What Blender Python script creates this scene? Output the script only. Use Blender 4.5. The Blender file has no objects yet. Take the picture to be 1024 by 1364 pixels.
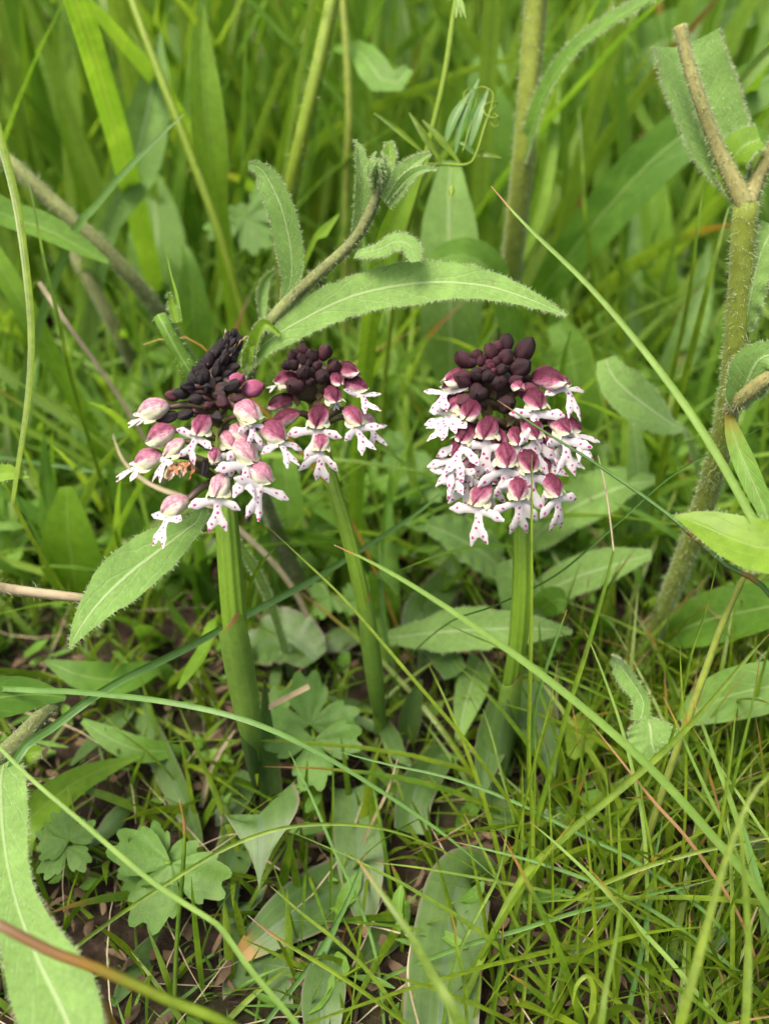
import bpy, math, random
import numpy as np
from mathutils import Vector, Matrix, noise as mnoise

random.seed(7)
RNG = np.random.default_rng(7)
sc = bpy.context.scene
COL = sc.collection

# ------------------------------------------------------------------ camera, sky, sun, exposure
H = 0.160                      # camera height over the turf (m)
PITCH = math.radians(35)
K = 0.808 / 1024               # metres per photo pixel per metre of depth
cam = bpy.data.cameras.new('camera')
cam.lens_unit = 'MILLIMETERS'
cam.sensor_fit = 'VERTICAL'
cam.sensor_height = 1364 * K * 50
cam.sensor_width = 1024 * K * 50
cam.lens = 50
cam.clip_start = 0.004
cam.clip_end = 400
cam.dof.use_dof = True
cam.dof.focus_distance = 0.153
cam.dof.aperture_fstop = 50 / 2.25
cam_o = bpy.data.objects.new('camera', cam)
cam_o.location = (0, 0, H)
cam_o.rotation_euler = (math.radians(90) - PITCH, 0, 0)
COL.objects.link(cam_o)
sc.camera = cam_o

SUN_EL, SUN_ROT = math.radians(66), math.radians(228)     # high sun behind thin cloud, over the photographer's shoulder
w = bpy.data.worlds.new('World'); sc.world = w; w.use_nodes = True
wn = w.node_tree.nodes; wl = w.node_tree.links
sky = wn.new('ShaderNodeTexSky'); sky.sky_type = 'NISHITA'; sky.sun_disc = False
sky.sun_elevation = SUN_EL; sky.sun_rotation = SUN_ROT
sky.air_density = 1.0; sky.dust_density = 8.0; sky.ozone_density = 1.0
wl.new(sky.outputs[0], wn['Background'].inputs[0])
wn['Background'].inputs[1].default_value = 0.092
sun = bpy.data.lights.new('sun', 'SUN'); sun.energy = 1.15; sun.angle = math.radians(22)
sun.color = (1.0, 0.93, 0.80)
sun_o = bpy.data.objects.new('sun', sun); COL.objects.link(sun_o)
sd = Vector((math.sin(SUN_ROT) * math.cos(SUN_EL), math.cos(SUN_ROT) * math.cos(SUN_EL), math.sin(SUN_EL)))
sun_o.rotation_euler = sd.to_track_quat('Z', 'Y').to_euler()
sun_o.location = sd * 3
sc.view_settings.view_transform = 'Standard'
sc.view_settings.look = 'None'
sc.view_settings.gamma = 1
sc.view_settings.use_curve_mapping = False
sc.view_settings.exposure = 1.82
sc.render.engine = 'CYCLES'
cy = sc.cycles
cy.use_denoising = True
cy.max_bounces = 7; cy.diffuse_bounces = 4; cy.glossy_bounces = 2; cy.transmission_bounces = 5; cy.transparent_max_bounces = 4
cy.caustics_reflective = False; cy.caustics_refractive = False
cy.sample_clamp_indirect = 6

# ------------------------------------------------------------------ where things stand
FW = np.array([0, math.cos(PITCH), -math.sin(PITCH)])
UPV = np.array([0, math.sin(PITCH), math.cos(PITCH)])
RT = np.array([1.0, 0, 0])
EYE = np.array([0, 0, H])
def P(px, py, t):
    """point seen at photo pixel (px, py), t millimetres deep"""
    t = t * 0.001
    return EYE + t * (FW + RT * (px - 512) * K + UPV * (682 - py) * K)
def tg(py):
    """depth (mm) at which the ground is met at pixel row py"""
    return 1000 * H / max(0.05, (math.sin(PITCH) - math.cos(PITCH) * (682 - py) * K))
def mpp(t):
    return t * 0.001 * K
def nz(v):
    v = np.asarray(v, float)
    return v / (np.linalg.norm(v, axis=-1, keepdims=True) + 1e-12)

# ------------------------------------------------------------------ mesh builder
class MB:
    def __init__(s):
        s.V = []; s.F4 = []; s.F3 = []; s.A = []; s.T = []; s.M4 = []; s.M3 = []; s.n = 0
    def verts(s, v, lc, tone):
        v = np.asarray(v, float).reshape(-1, 3)
        s.V.append(v); s.A.append(np.asarray(lc, float).reshape(-1, 3))
        tone = np.broadcast_to(np.asarray(tone, float).reshape(-1), (len(v),)) if np.size(tone) in (1, len(v)) else None
        s.T.append(np.array(tone)); k = s.n; s.n += len(v); return k
    def grid(s, G, u, v, rnd=0.5, tone=0.0, wrap=False, mat=0):
        n, m = G.shape[:2]
        lc = np.zeros((n, m, 3)); lc[..., 0] = np.asarray(u)[None, :] if np.ndim(u) == 1 else u
        lc[..., 1] = np.asarray(v)[:, None]; lc[..., 2] = rnd
        if np.size(tone) == n: tone = np.repeat(np.asarray(tone, float), m)
        k = s.verts(G, lc, tone)
        idx = k + np.arange(n * m).reshape(n, m)
        if wrap: idx = np.concatenate([idx, idx[:, :1]], 1)
        q = np.stack([idx[:-1, :-1], idx[:-1, 1:], idx[1:, 1:], idx[1:, :-1]], -1).reshape(-1, 4)
        s.F4.append(q); s.M4.append(np.full(len(q), mat))
        return k
    def tris(s, v, f, lc, tone=0.0, mat=0):
        k = s.verts(v, lc, tone)
        f = np.asarray(f) + k
        s.F3.append(f); s.M3.append(np.full(len(f), mat))
    def mesh(s, name, mats, origin, flat=False):
        V = np.concatenate(s.V) - np.asarray(origin)
        f4 = np.concatenate(s.F4) if s.F4 else np.zeros((0, 4), int)
        f3 = np.concatenate(s.F3) if s.F3 else np.zeros((0, 3), int)
        me = bpy.data.meshes.new(name)
        me.vertices.add(len(V)); me.vertices.foreach_set('co', V.astype(np.float32).ravel())
        lv = np.concatenate([f4.ravel(), f3.ravel()]).astype(np.int32)
        me.loops.add(len(lv)); me.loops.foreach_set('vertex_index', lv)
        st = np.concatenate([np.arange(len(f4)) * 4, len(f4) * 4 + np.arange(len(f3)) * 3]).astype(np.int32)
        me.polygons.add(len(st)); me.polygons.foreach_set('loop_start', st)
        mi = np.concatenate((s.M4 or [np.zeros(0)]) + (s.M3 or [np.zeros(0)])).astype(np.int32)
        me.polygons.foreach_set('material_index', mi)
        me.update(calc_edges=True)
        me.polygons.foreach_set('use_smooth', np.full(len(st), not flat))
        a = me.attributes.new('lc', 'FLOAT_VECTOR', 'POINT'); a.data.foreach_set('vector', np.concatenate(s.A).astype(np.float32).ravel())
        a = me.attributes.new('tone', 'FLOAT', 'POINT'); a.data.foreach_set('value', np.concatenate(s.T).astype(np.float32))
        for m in (mats if isinstance(mats, (list, tuple)) else [mats]): me.materials.append(m)
        me.update()
        return me
    def build(s, name, mats, parent=None, origin=None, kind=None, flat=False):
        po = ORIG[parent.name] if parent else np.zeros(3)
        if origin is None: origin = po if parent else np.zeros(3)
        o = bpy.data.objects.new(name, s.mesh(name, mats, origin, flat))
        COL.objects.link(o)
        if parent: o.parent = parent
        o.location = tuple(np.asarray(origin) - po)
        ORIG[o.name] = np.asarray(origin, float)
        if kind: o['kind'] = kind
        return o
ORIG = {}
def empty(name, origin, parent=None):
    o = bpy.data.objects.new(name, None); COL.objects.link(o)
    po = ORIG[parent.name] if parent else np.zeros(3)
    o.empty_display_size = 0.005
    if parent: o.parent = parent
    o.location = tuple(np.asarray(origin) - po); ORIG[o.name] = np.asarray(origin, float)
    return o
def tag(o, label, cat, group=None):
    o['label'] = label; o['category'] = cat
    if group: o['group'] = group
    return o

def spline(pts, n):
    """Catmull-Rom through pts -> n samples (any dimension)"""
    p = np.asarray(pts, float)
    if len(p) == 2: p = np.stack([p[0], (p[0] + p[1]) / 2, p[1]])
    p = np.concatenate([[2 * p[0] - p[1]], p, [2 * p[-1] - p[-2]]])
    d = np.linalg.norm(np.diff(p[:, :3], axis=0), axis=1)[1:-1]
    c = np.concatenate([[0], np.cumsum(d)]); s = np.linspace(0, c[-1], n)
    i = np.clip(np.searchsorted(c, s, side='right') - 1, 0, len(d) - 1)
    x = ((s - c[i]) / (d[i] + 1e-12))[:, None]
    a, b, e, f = p[i], p[i + 1], p[i + 2], p[i + 3]
    return 0.5 * (2 * b + (e - a) * x + (2 * a - 5 * b + 4 * e - f) * x ** 2 + (3 * b - a - 3 * e + f) * x ** 3)
def lerp_prof(prof, n):
    prof = np.asarray(prof, float)
    if prof.ndim == 1: xs = np.linspace(0, 1, len(prof)); ys = prof
    else: xs, ys = prof[:, 0], prof[:, 1]
    return np.interp(np.linspace(0, 1, n), xs, ys)
def smooth_prof(prof, n):
    y = spline(np.stack([np.linspace(0, 1, len(prof)), np.asarray(prof, float), np.zeros(len(prof))], 1), 200)
    return np.maximum(np.interp(np.linspace(0, 1, n), y[:, 0], y[:, 1]), 0.0)
def frames(C, hint):
    T = nz(np.gradient(C, axis=0))
    W = nz(np.cross(T, np.broadcast_to(hint, C.shape)))
    N = nz(np.cross(W, T))
    return T, W, N
def rmf(C):
    T = nz(np.gradient(C, axis=0))
    a = np.array([0.3, -1, 0.2]); a = nz(a - T[0] * a.dot(T[0])); out = [a]
    for i in range(1, len(C)):
        a = out[-1] - T[i] * out[-1].dot(T[i]); out.append(nz(a))
    A = np.array(out)
    return T, A, np.cross(T, A)
def tube(mb, C, R, k=10, rnd=0.5, tone=0.0, ridge=0, ramp=0.0, caps=True, mat=0):
    n = len(C); T, A, B = rmf(C); th = np.linspace(0, 2 * math.pi, k, endpoint=False)
    R = np.broadcast_to(np.asarray(R, float), (n,))
    rr = R[:, None] * (1 + ramp * np.cos(ridge * th)[None, :])
    G = C[:, None] + rr[..., None] * (np.cos(th)[None, :, None] * A[:, None] + np.sin(th)[None, :, None] * B[:, None])
    tone = np.broadcast_to(np.asarray(tone, float), (n,))
    if caps:
        G = np.concatenate([np.broadcast_to(C[:1, None], (1, k, 3)), G, np.broadcast_to(C[-1:, None], (1, k, 3))])
        tone = np.concatenate([tone[:1], tone, tone[-1:]])
    mb.grid(G, th / (2 * math.pi), np.linspace(0, 1, len(G)), rnd, tone, wrap=True, mat=mat)
    return T, A, B
def ribbon(mb, C, Wd, hint, m=3, fold=0.15, curl=0.0, ripple=0.0, rfreq=6, teeth=0.0, tfreq=14, twist=0.0, sweep=0.0,
           rnd=None, tone=0.0, sag=0.0, mat=0):
    n = len(C); T, W, N = frames(C, hint)
    if twist:
        a = np.linspace(0, twist, n)[:, None]; W, N = W * np.cos(a) + N * np.sin(a), N * np.cos(a) - W * np.sin(a)
    u = np.linspace(-1, 1, m); s = np.linspace(0, 1, n)
    ph = random.random() * 9
    Wd = np.asarray(Wd, float)[:, None] * np.ones((1, m))
    if teeth:
        saw = (s * tfreq + 0.0) % 1.0
        irr = np.sin(s * 17 + ph) * 0.5 + 0.5
        Wd = Wd * (1 - teeth * (saw * (0.4 + irr))[:, None] * (np.abs(u)[None, :] > 0.9))
        lo = np.sin(s * 11 + ph)[:, None] * np.where(u > 0, 1, 0)[None, :] + np.sin(s * 13 + 2 * ph)[:, None] * np.where(u < 0, 1, 0)[None, :]
        Wd = Wd * (1 + 0.5 * teeth * lo * np.abs(u)[None, :])
    rp = np.sin(s[:, None] * rfreq * 2 * math.pi + ph + np.where(u > 0, 1.7, 0)[None, :]) * (np.abs(u) ** 2)[None, :] * ripple
    off = np.abs(u)[None, :] * math.sin(fold) + curl * (u ** 2)[None, :] + rp
    G = C[:, None] + (Wd * u[None, :] * math.cos(fold))[..., None] * W[:, None] + (Wd * off)[..., None] * N[:, None]
    if sweep: G = G + (sweep * np.abs(u)[None, :] * np.ones((n, 1)))[..., None] * T[:, None]
    rnd = random.random() if rnd is None else rnd
    mb.grid(G, u, s, rnd, tone, mat=mat)
    return G, T, W, N
def strap(mb, C, Wd, th, hint, k=8, rnd=0.5, tone=0.0, mat=0, cup=0.0):
    n = len(C); T, W, N = frames(C, hint)
    a = np.linspace(0, 2 * math.pi, k, endpoint=False)
    Wd = np.asarray(Wd, float); t_ = np.minimum(th, Wd * 0.6)
    G = C[:, None] + (Wd[:, None] * np.cos(a)[None])[..., None] * W[:, None] + (t_[:, None] * np.sin(a)[None] - cup * Wd[:, None] * np.cos(a)[None] ** 2)[..., None] * N[:, None]
    mb.grid(G, np.cos(a), np.linspace(0, 1, n), rnd, tone, wrap=True, mat=mat)
    return T, W, N
def hairs(mb, base, dirs, length, width=0.000045, rnd=0.5):
    """slim pointed hairs, each a bent sliver of two triangles' width"""
    base = np.asarray(base); n = len(base)
    if n == 0: return
    L = length * RNG.uniform(0.25, 1.45, (n, 1)); d = nz(dirs + RNG.normal(0, 0.42, (n, 3)))
    side = nz(np.cross(d, nz(RNG.normal(0, 1, (n, 3))))) * width
    mid = base + d * L * 0.55
    tip = mid + nz(d + np.array([0, 0, -0.35]) + RNG.normal(0, 0.25, (n, 3))) * L * 0.45
    V = np.stack([base - side, base + side, mid + side * 0.7, mid - side * 0.7, tip], 1).reshape(-1, 3)
    k = mb.verts(V, np.tile([0, 0, rnd], (len(V), 1)), 0.0)
    o = k + np.arange(n)[:, None] * 5
    mb.F4.append(o + np.array([[0, 1, 2, 3]])); mb.M4.append(np.zeros(n))
    mb.F3.append(o + np.array([[3, 2, 4]])); mb.M3.append(np.zeros(n))
def hair_tube(mb, C, R, n, length, lean=0.0, width=0.000045):
    T, A, B = rmf(C); R = np.broadcast_to(np.asarray(R, float), (len(C),))
    i = RNG.integers(0, len(C) - 1, n); f = RNG.random((n, 1)); th = RNG.uniform(0, 2 * math.pi, (n, 1))
    d = A[i] * np.cos(th) + B[i] * np.sin(th)
    b = C[i] * (1 - f) + C[i + 1] * f + d * (R[i] * 0.97)[:, None]
    hairs(mb, b, d + T[i] * lean, length, width)
def hair_ribbon(mb, G, N, W, n_edge, n_face, length, face_lay=1.2, width=0.00004):
    n, m = G.shape[:2]
    for col, sg in ((0, -1), (m - 1, 1)):
        i = RNG.integers(0, n - 1, n_edge); f = RNG.random((n_edge, 1))
        b = G[i, col] * (1 - f) + G[i + 1, col] * f
        hairs(mb, b, W[i] * sg + N[i] * RNG.uniform(-.6, .6, (n_edge, 1)), length, width)
    if n_face:
        i = RNG.integers(0, n - 1, n_face); j = RNG.integers(0, m - 1, n_face); f = RNG.random((n_face, 1)); g = RNG.random((n_face, 1))
        b = (G[i, j] * (1 - f) + G[i + 1, j] * f) * (1 - g) + (G[i, j + 1] * (1 - f) + G[i + 1, j + 1] * f) * g
        s = RNG.choice([-1, 1], (n_face, 1)).astype(float)
        T = np.cross(N[i], W[i])
        hairs(mb, b, N[i] * s * 0.7 + T * face_lay * RNG.normal(0, 1, (n_face, 1)), length * 0.6, width)

# ------------------------------------------------------------------ materials
def node(nt, t, **kw):
    n = nt.nodes.new(t)
    for k, v in kw.items():
        if k.startswith('i_'):
            key = k[2:]; key = int(key) if key.isdigit() else key.replace('_', ' ')
            if hasattr(v, 'is_linked') or isinstance(v, bpy.types.NodeSocket): nt.links.new(v, n.inputs[key])
            else: n.inputs[key].default_value = v
        else: setattr(n, k, v)
    return n
def new_mat(name):
    m = bpy.data.materials.new(name); m.use_nodes = True; nt = m.node_tree
    for n in list(nt.nodes): nt.nodes.remove(n)
    out = nt.nodes.new('ShaderNodeOutputMaterial')
    return m, nt, out
def math_(nt, op, a, b=0.0, c=None, clamp=False):
    n = nt.nodes.new('ShaderNodeMath'); n.operation = op; n.use_clamp = clamp
    for i, x in enumerate((a, b) if c is None else (a, b, c)):
        if isinstance(x, bpy.types.NodeSocket): nt.links.new(x, n.inputs[i])
        else: n.inputs[i].default_value = x
    return n.outputs[0]
def mix_(nt, f, a, b, mode='MIX'):
    n = nt.nodes.new('ShaderNodeMix'); n.data_type = 'RGBA'; n.blend_type = mode
    for i, x in ((0, f), (6, a), (7, b)):
        if isinstance(x, bpy.types.NodeSocket): nt.links.new(x, n.inputs[i])
        else: n.inputs[i].default_value = x if i == 0 else (*x, 1)
    return n.outputs[2]
def ramp_(nt, f, stops, interp='LINEAR'):
    n = nt.nodes.new('ShaderNodeValToRGB'); n.color_ramp.interpolation = interp
    e = n.color_ramp.elements
    while len(e) < len(stops): e.new(0.5)
    for el, (p, c) in zip(e, stops): el.position = p; el.color = (*c, 1)
    nt.links.new(f, n.inputs[0]); return n.outputs[0]
def sstep(nt, x, lo, hi, inv=False):
    n = nt.nodes.new('ShaderNodeMapRange'); n.interpolation_type = 'SMOOTHSTEP'
    nt.links.new(x, n.inputs[0]); n.inputs[1].default_value = lo; n.inputs[2].default_value = hi
    n.inputs[3].default_value = 1.0 if inv else 0.0; n.inputs[4].default_value = 0.0 if inv else 1.0
    return n.outputs[0]
def lc_(nt):
    a = node(nt, 'ShaderNodeAttribute', attribute_name='lc')
    s = node(nt, 'ShaderNodeSeparateXYZ', i_0=a.outputs['Vector'])
    t = node(nt, 'ShaderNodeAttribute', attribute_name='tone')
    return a.outputs['Vector'], s.outputs[0], s.outputs[1], s.outputs[2], t.outputs['Fac']
def noise_(nt, scale, detail=3, vec=None, rough=0.55, mapscale=None):
    tc = node(nt, 'ShaderNodeTexCoord'); v = vec or tc.outputs['Object']
    if mapscale:
        mp = node(nt, 'ShaderNodeMapping', i_Vector=v); mp.inputs['Scale'].default_value = mapscale; v = mp.outputs[0]
    return node(nt, 'ShaderNodeTexNoise', i_Vector=v, i_Scale=scale, i_Detail=detail, i_Roughness=rough).outputs['Fac']
DRY = [(0.0, (0.16, 0.17, 0.03)), (0.35, (0.30, 0.17, 0.03)), (0.6, (0.27, 0.155, 0.075)), (0.85, (0.34, 0.24, 0.15)), (1.0, (0.42, 0.35, 0.25))]
def mat_leaf(name, a, b, rib=None, ribw=0.10, net=0, par=0, transl=0.35, rough=0.5, spec=0.35, bump=0.25, fuzz=0.0,
             mott=0.35, mscale=900, edge=None, tcol=None):
    m, nt, out = new_mat(name)
    vec, u, v, r, tone = lc_(nt)
    col = mix_(nt, r, a, b)
    n1 = noise_(nt, mscale, 4); n2 = noise_(nt, mscale * 0.18, 2)
    dark = tuple(x * 0.55 for x in a)
    lite = tuple(min(1, x * 1.45) for x in b)
    col = mix_(nt, math_(nt, 'MULTIPLY', sstep(nt, n1, 0.35, 0.75), mott), col, dark)
    col = mix_(nt, math_(nt, 'MULTIPLY', sstep(nt, n2, 0.45, 0.75), mott), col, lite)
    au = math_(nt, 'ABSOLUTE', u)
    h = math_(nt, 'MULTIPLY', n1, 0.5)
    if par:
        st = math_(nt, 'SINE', math_(nt, 'MULTIPLY', u, par * 3.14159))
        sl = sstep(nt, st, 0.2, 1.0)
        col = mix_(nt, math_(nt, 'MULTIPLY', sl, 0.11), col, lite); h = math_(nt, 'ADD', h, math_(nt, 'MULTIPLY', sl, 0.35))
    if net:
        wob = math_(nt, 'MULTIPLY', math_(nt, 'SUBTRACT', n2, 0.5), 0.9)
        ph = math_(nt, 'ADD', math_(nt, 'SUBTRACT', math_(nt, 'MULTIPLY', v, net), math_(nt, 'MULTIPLY', au, -1.6)), wob)
        fr = math_(nt, 'ABSOLUTE', math_(nt, 'SUBTRACT', math_(nt, 'FRACT', ph), 0.5))
        sv = math_(nt, 'MULTIPLY', sstep(nt, fr, 0.0, 0.11, inv=True), sstep(nt, au, 0.75, 0.95, inv=True))
        col = mix_(nt, math_(nt, 'MULTIPLY', sv, 0.13), col, rib or lite); h = math_(nt, 'SUBTRACT', h, math_(nt, 'MULTIPLY', sv, 0.5))
    if rib:
        rm = sstep(nt, au, ribw * 0.35, ribw, inv=True)
        col = mix_(nt, math_(nt, 'MULTIPLY', rm, 0.75), col, rib); h = math_(nt, 'ADD', h, math_(nt, 'MULTIPLY', rm, 1.0))
    if fuzz:
        nf = noise_(nt, 2600, 3, mapscale=(1, 0.35, 0.6))
        fz = math_(nt, 'MULTIPLY', sstep(nt, nf, 0.48, 0.72), fuzz)
        col = mix_(nt, fz, col, (0.36, 0.46, 0.26)); h = math_(nt, 'ADD', h, math_(nt, 'MULTIPLY', nf, 0.8))
    if edge:
        col = mix_(nt, math_(nt, 'MULTIPLY', sstep(nt, au, 0.88, 0.99), 0.7), col, edge)
    nk = noise_(nt, 420, 3, rough=0.6)
    col = mix_(nt, math_(nt, 'MULTIPLY', sstep(nt, nk, 0.66, 0.74), 0.45), col, (0.20, 0.15, 0.05))
    # dry tips and old tissue
    dn = math_(nt, 'ADD', tone, math_(nt, 'MULTIPLY', math_(nt, 'SUBTRACT', n1, 0.5), 0.25))
    dn = math_(nt, 'MULTIPLY', dn, sstep(nt, tone, 0.0, 0.05))
    col = mix_(nt, sstep(nt, dn, 0.05, 0.45), col, ramp_(nt, dn, DRY))
    bp = node(nt, 'ShaderNodeBump', i_Strength=bump, i_Distance=0.00025, i_Height=h)
    bs = node(nt, 'ShaderNodeBsdfPrincipled', i_Base_Color=col, i_Roughness=rough, i_Normal=bp.outputs[0])
    bs.inputs['Specular IOR Level'].default_value = spec
    if fuzz: bs.inputs['Sheen Weight'].default_value = 0.15; bs.inputs['Sheen Roughness'].default_value = 0.4
    tc = mix_(nt, 1.0, col, tcol or (1.25, 1.2, 0.55), 'MULTIPLY')
    tr = node(nt, 'ShaderNodeBsdfTranslucent', i_Color=tc, i_Normal=bp.outputs[0])
    mx = node(nt, 'ShaderNodeMixShader', i_Fac=transl); nt.links.new(bs.outputs[0], mx.inputs[1]); nt.links.new(tr.outputs[0], mx.inputs[2])
    nt.links.new(mx.outputs[0], out.inputs[0])
    return m
M = {}
M['grass'] = mat_leaf('meadow_grass', (0.12, 0.265, 0.026), (0.25, 0.38, 0.052), par=4, transl=0.55, rough=0.42, mscale=500, mott=0.3, rib=(0.17, 0.27, 0.05), ribw=0.16)
M['fine'] = mat_leaf('fine_grass', (0.075, 0.165, 0.008), (0.18, 0.26, 0.016), par=3, transl=0.45, rough=0.38, spec=0.45, mscale=900, mott=0.5)
M['blue'] = mat_leaf('bluish_grass', (0.060, 0.16, 0.022), (0.14, 0.265, 0.055), par=4, transl=0.35, rough=0.4, spec=0.45, mscale=1000, mott=0.25, rib=(0.15, 0.26, 0.10), ribw=0.2)
M['pale'] = mat_leaf('pale_grass', (0.15, 0.265, 0.045), (0.21, 0.32, 0.068), par=5, transl=0.3, rough=0.45, mscale=1000, mott=0.25)
M['hairy'] = mat_leaf('hairy_leaf', (0.14, 0.265, 0.055), (0.185, 0.315, 0.078), rib=(0.33, 0.44, 0.20), ribw=0.085, net=9, transl=0.35, rough=0.7, spec=0.2, bump=0.45, fuzz=0.16, mscale=1100)
M['green'] = mat_leaf('herb_leaf', (0.085, 0.20, 0.020), (0.15, 0.29, 0.038), rib=(0.24, 0.36, 0.10), ribw=0.07, net=8, transl=0.42, rough=0.5, bump=0.35, mscale=700)
M['bright'] = mat_leaf('young_leaf', (0.14, 0.29, 0.018), (0.20, 0.34, 0.028), rib=(0.24, 0.37, 0.07), ribw=0.07, net=7, transl=0.5, rough=0.45, mscale=600)
M['orchid_leaf'] = mat_leaf('orchid_leaf', (0.054, 0.112, 0.022), (0.080, 0.145, 0.034), par=6, transl=0.25, rough=0.5, spec=0.4, bump=0.18, mscale=700, rib=(0.075, 0.13, 0.06), ribw=0.1, edge=(0.16, 0.13, 0.10), tcol=(1.1, 1.15, 0.6))
M['sheath'] = mat_leaf('orchid_sheath', (0.12, 0.225, 0.030), (0.15, 0.255, 0.042), par=5, transl=0.25, rough=0.4, spec=0.4, mscale=700)
M['orchid_stem'] = mat_leaf('orchid_stem', (0.125, 0.24, 0.018), (0.15, 0.265, 0.026), transl=0.12, rough=0.38, spec=0.45, mscale=800, mott=0.25, bump=0.2)
M['lobed'] = mat_leaf('lobed_leaf', (0.08, 0.18, 0.025), (0.12, 0.235, 0.038), net=5, transl=0.35, rough=0.55, bump=0.35, fuzz=0.05, mscale=700)
M['hstem'] = mat_leaf('hairy_stem', (0.18, 0.235, 0.028), (0.20, 0.25, 0.035), transl=0.12, rough=0.6, spec=0.25, mscale=500, mott=0.6, bump=0.4, fuzz=0.04)
M['gstem'] = mat_leaf('grey_stem', (0.135, 0.15, 0.055), (0.165, 0.19, 0.065), transl=0.05, rough=0.75, spec=0.15, mscale=900, mott=0.7, bump=0.6, fuzz=0.22)
M['pink_stem'] = mat_leaf('reddish_stem', (0.215, 0.235, 0.055), (0.225, 0.205, 0.075), transl=0.08, rough=0.6, spec=0.25, mscale=700, mott=0.5, bump=0.5, fuzz=0.2)
M['yellow_stem'] = mat_leaf('yellow_stem', (0.15, 0.25, 0.018), (0.20, 0.28, 0.025), transl=0.2, rough=0.5, mscale=600, mott=0.3)
M['straw'] = mat_leaf('straw', (0.33, 0.26, 0.15), (0.40, 0.34, 0.22), par=4, transl=0.2, rough=0.6, mscale=700, mott=0.5, tcol=(1.1, 1.0, 0.8))
M['litter'] = mat_leaf('leaf_litter', (0.035, 0.024, 0.014), (0.16, 0.11, 0.065), transl=0.12, rough=0.8, spec=0.15, mscale=500, mott=0.6, bump=0.6, tcol=(1.1, 0.9, 0.6))
M['orange'] = mat_leaf('yellowed_leaf', (0.36, 0.20, 0.025), (0.42, 0.26, 0.05), transl=0.3, rough=0.5, mscale=600, mott=0.5, tcol=(1.1, 1.0, 0.6))
def mat_hair():
    m, nt, out = new_mat('plant_hair')
    bs = node(nt, 'ShaderNodeBsdfPrincipled', i_Roughness=0.5); bs.inputs['Base Color'].default_value = (0.38, 0.46, 0.24, 1)
    tr = node(nt, 'ShaderNodeBsdfTranslucent'); tr.inputs[0].default_value = (0.45, 0.52, 0.28, 1)
    mx = node(nt, 'ShaderNodeMixShader', i_Fac=0.45); nt.links.new(bs.outputs[0], mx.inputs[1]); nt.links.new(tr.outputs[0], mx.inputs[2])
    nt.links.new(mx.outputs[0], out.inputs[0]); return m
M['hair'] = mat_hair()
def mat_petal(name, stops, streak=0.25, speck=0.0, rough=0.45, transl=0.2, spec=0.3, bump=0.2, lines=26):
    m, nt, out = new_mat(name)
    vec, u, v, r, tone = lc_(nt)
    n1 = noise_(nt, 1400, 4)
    st = noise_(nt, 3.0, 3, vec=vec, mapscale=(lines / 6, 0.7, 8))
    t = math_(nt, 'ADD', tone, math_(nt, 'MULTIPLY', math_(nt, 'SUBTRACT', st, 0.5), streak))
    t = math_(nt, 'ADD', t, math_(nt, 'MULTIPLY', math_(nt, 'SUBTRACT', n1, 0.5), streak), clamp=True)
    col = ramp_(nt, t, stops)
    if speck:
        vz = noise_(nt, 5200, 2)
        col = mix_(nt, math_(nt, 'MULTIPLY', sstep(nt, vz, 0.62, 0.74), speck), col, (0.45, 0.32, 0.30))
    bp = node(nt, 'ShaderNodeBump', i_Strength=bump, i_Distance=0.0002, i_Height=math_(nt, 'ADD', n1, st))
    bs = node(nt, 'ShaderNodeBsdfPrincipled', i_Base_Color=col, i_Roughness=rough, i_Normal=bp.outputs[0])
    bs.inputs['Specular IOR Level'].default_value = spec
    tr = node(nt, 'ShaderNodeBsdfTranslucent', i_Color=col)
    mx = node(nt, 'ShaderNodeMixShader', i_Fac=transl); nt.links.new(bs.outputs[0], mx.inputs[1]); nt.links.new(tr.outputs[0], mx.inputs[2])
    nt.links.new(mx.outputs[0], out.inputs[0]); return m
HOODC = [(0.0, (0.54, 0.58, 0.36)), (0.14, (0.58, 0.52, 0.44)), (0.30, (0.42, 0.20, 0.26)), (0.48, (0.24, 0.060, 0.11)), (0.66, (0.105, 0.020, 0.042)), (1.0, (0.024, 0.010, 0.015))]
M['hood'] = mat_petal('orchid_hood', HOODC, 0.42, speck=0.3, transl=0.25, rough=0.62, spec=0.15, bump=0.5, lines=44)
M['bud'] = mat_petal('orchid_bud', [(0.0, (0.020, 0.011, 0.013)), (0.3, (0.052, 0.019, 0.025)), (0.55, (0.092, 0.028, 0.040)), (0.8, (0.22, 0.045, 0.095)), (1.0, (0.45, 0.14, 0.25))], 0.25, speck=0.45, rough=0.6, transl=0.04, spec=0.2, bump=0.6)
M['dry_bud'] = mat_petal('dry_bud', [(0.0, (0.014, 0.011, 0.012)), (0.5, (0.026, 0.018, 0.020)), (0.8, (0.09, 0.045, 0.04)), (1.0, (0.30, 0.20, 0.13))], 0.5, speck=0.25, rough=0.65, transl=0.0, bump=0.6)
M['lip'] = mat_petal('orchid_lip', [(0.0, (0.54, 0.51, 0.515)), (0.5, (0.52, 0.44, 0.47)), (1.0, (0.44, 0.26, 0.33))], 0.10, transl=0.30, rough=0.55, bump=0.15)
M['spot'] = mat_petal('lip_spot', [(0.0, (0.27, 0.025, 0.14)), (1.0, (0.36, 0.05, 0.20))], 0.4, transl=0.05)
M['ovary'] = mat_petal('orchid_ovary', [(0.0, (0.12, 0.17, 0.04)), (0.5, (0.09, 0.075, 0.04)), (1.0, (0.055, 0.02, 0.028))], 0.6, transl=0.1)
M['bract'] = mat_petal('orchid_bract', [(0.0, (0.22, 0.23, 0.08)), (0.5, (0.16, 0.10, 0.06)), (1.0, (0.06, 0.02, 0.03))], 0.6, transl=0.25)
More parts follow.
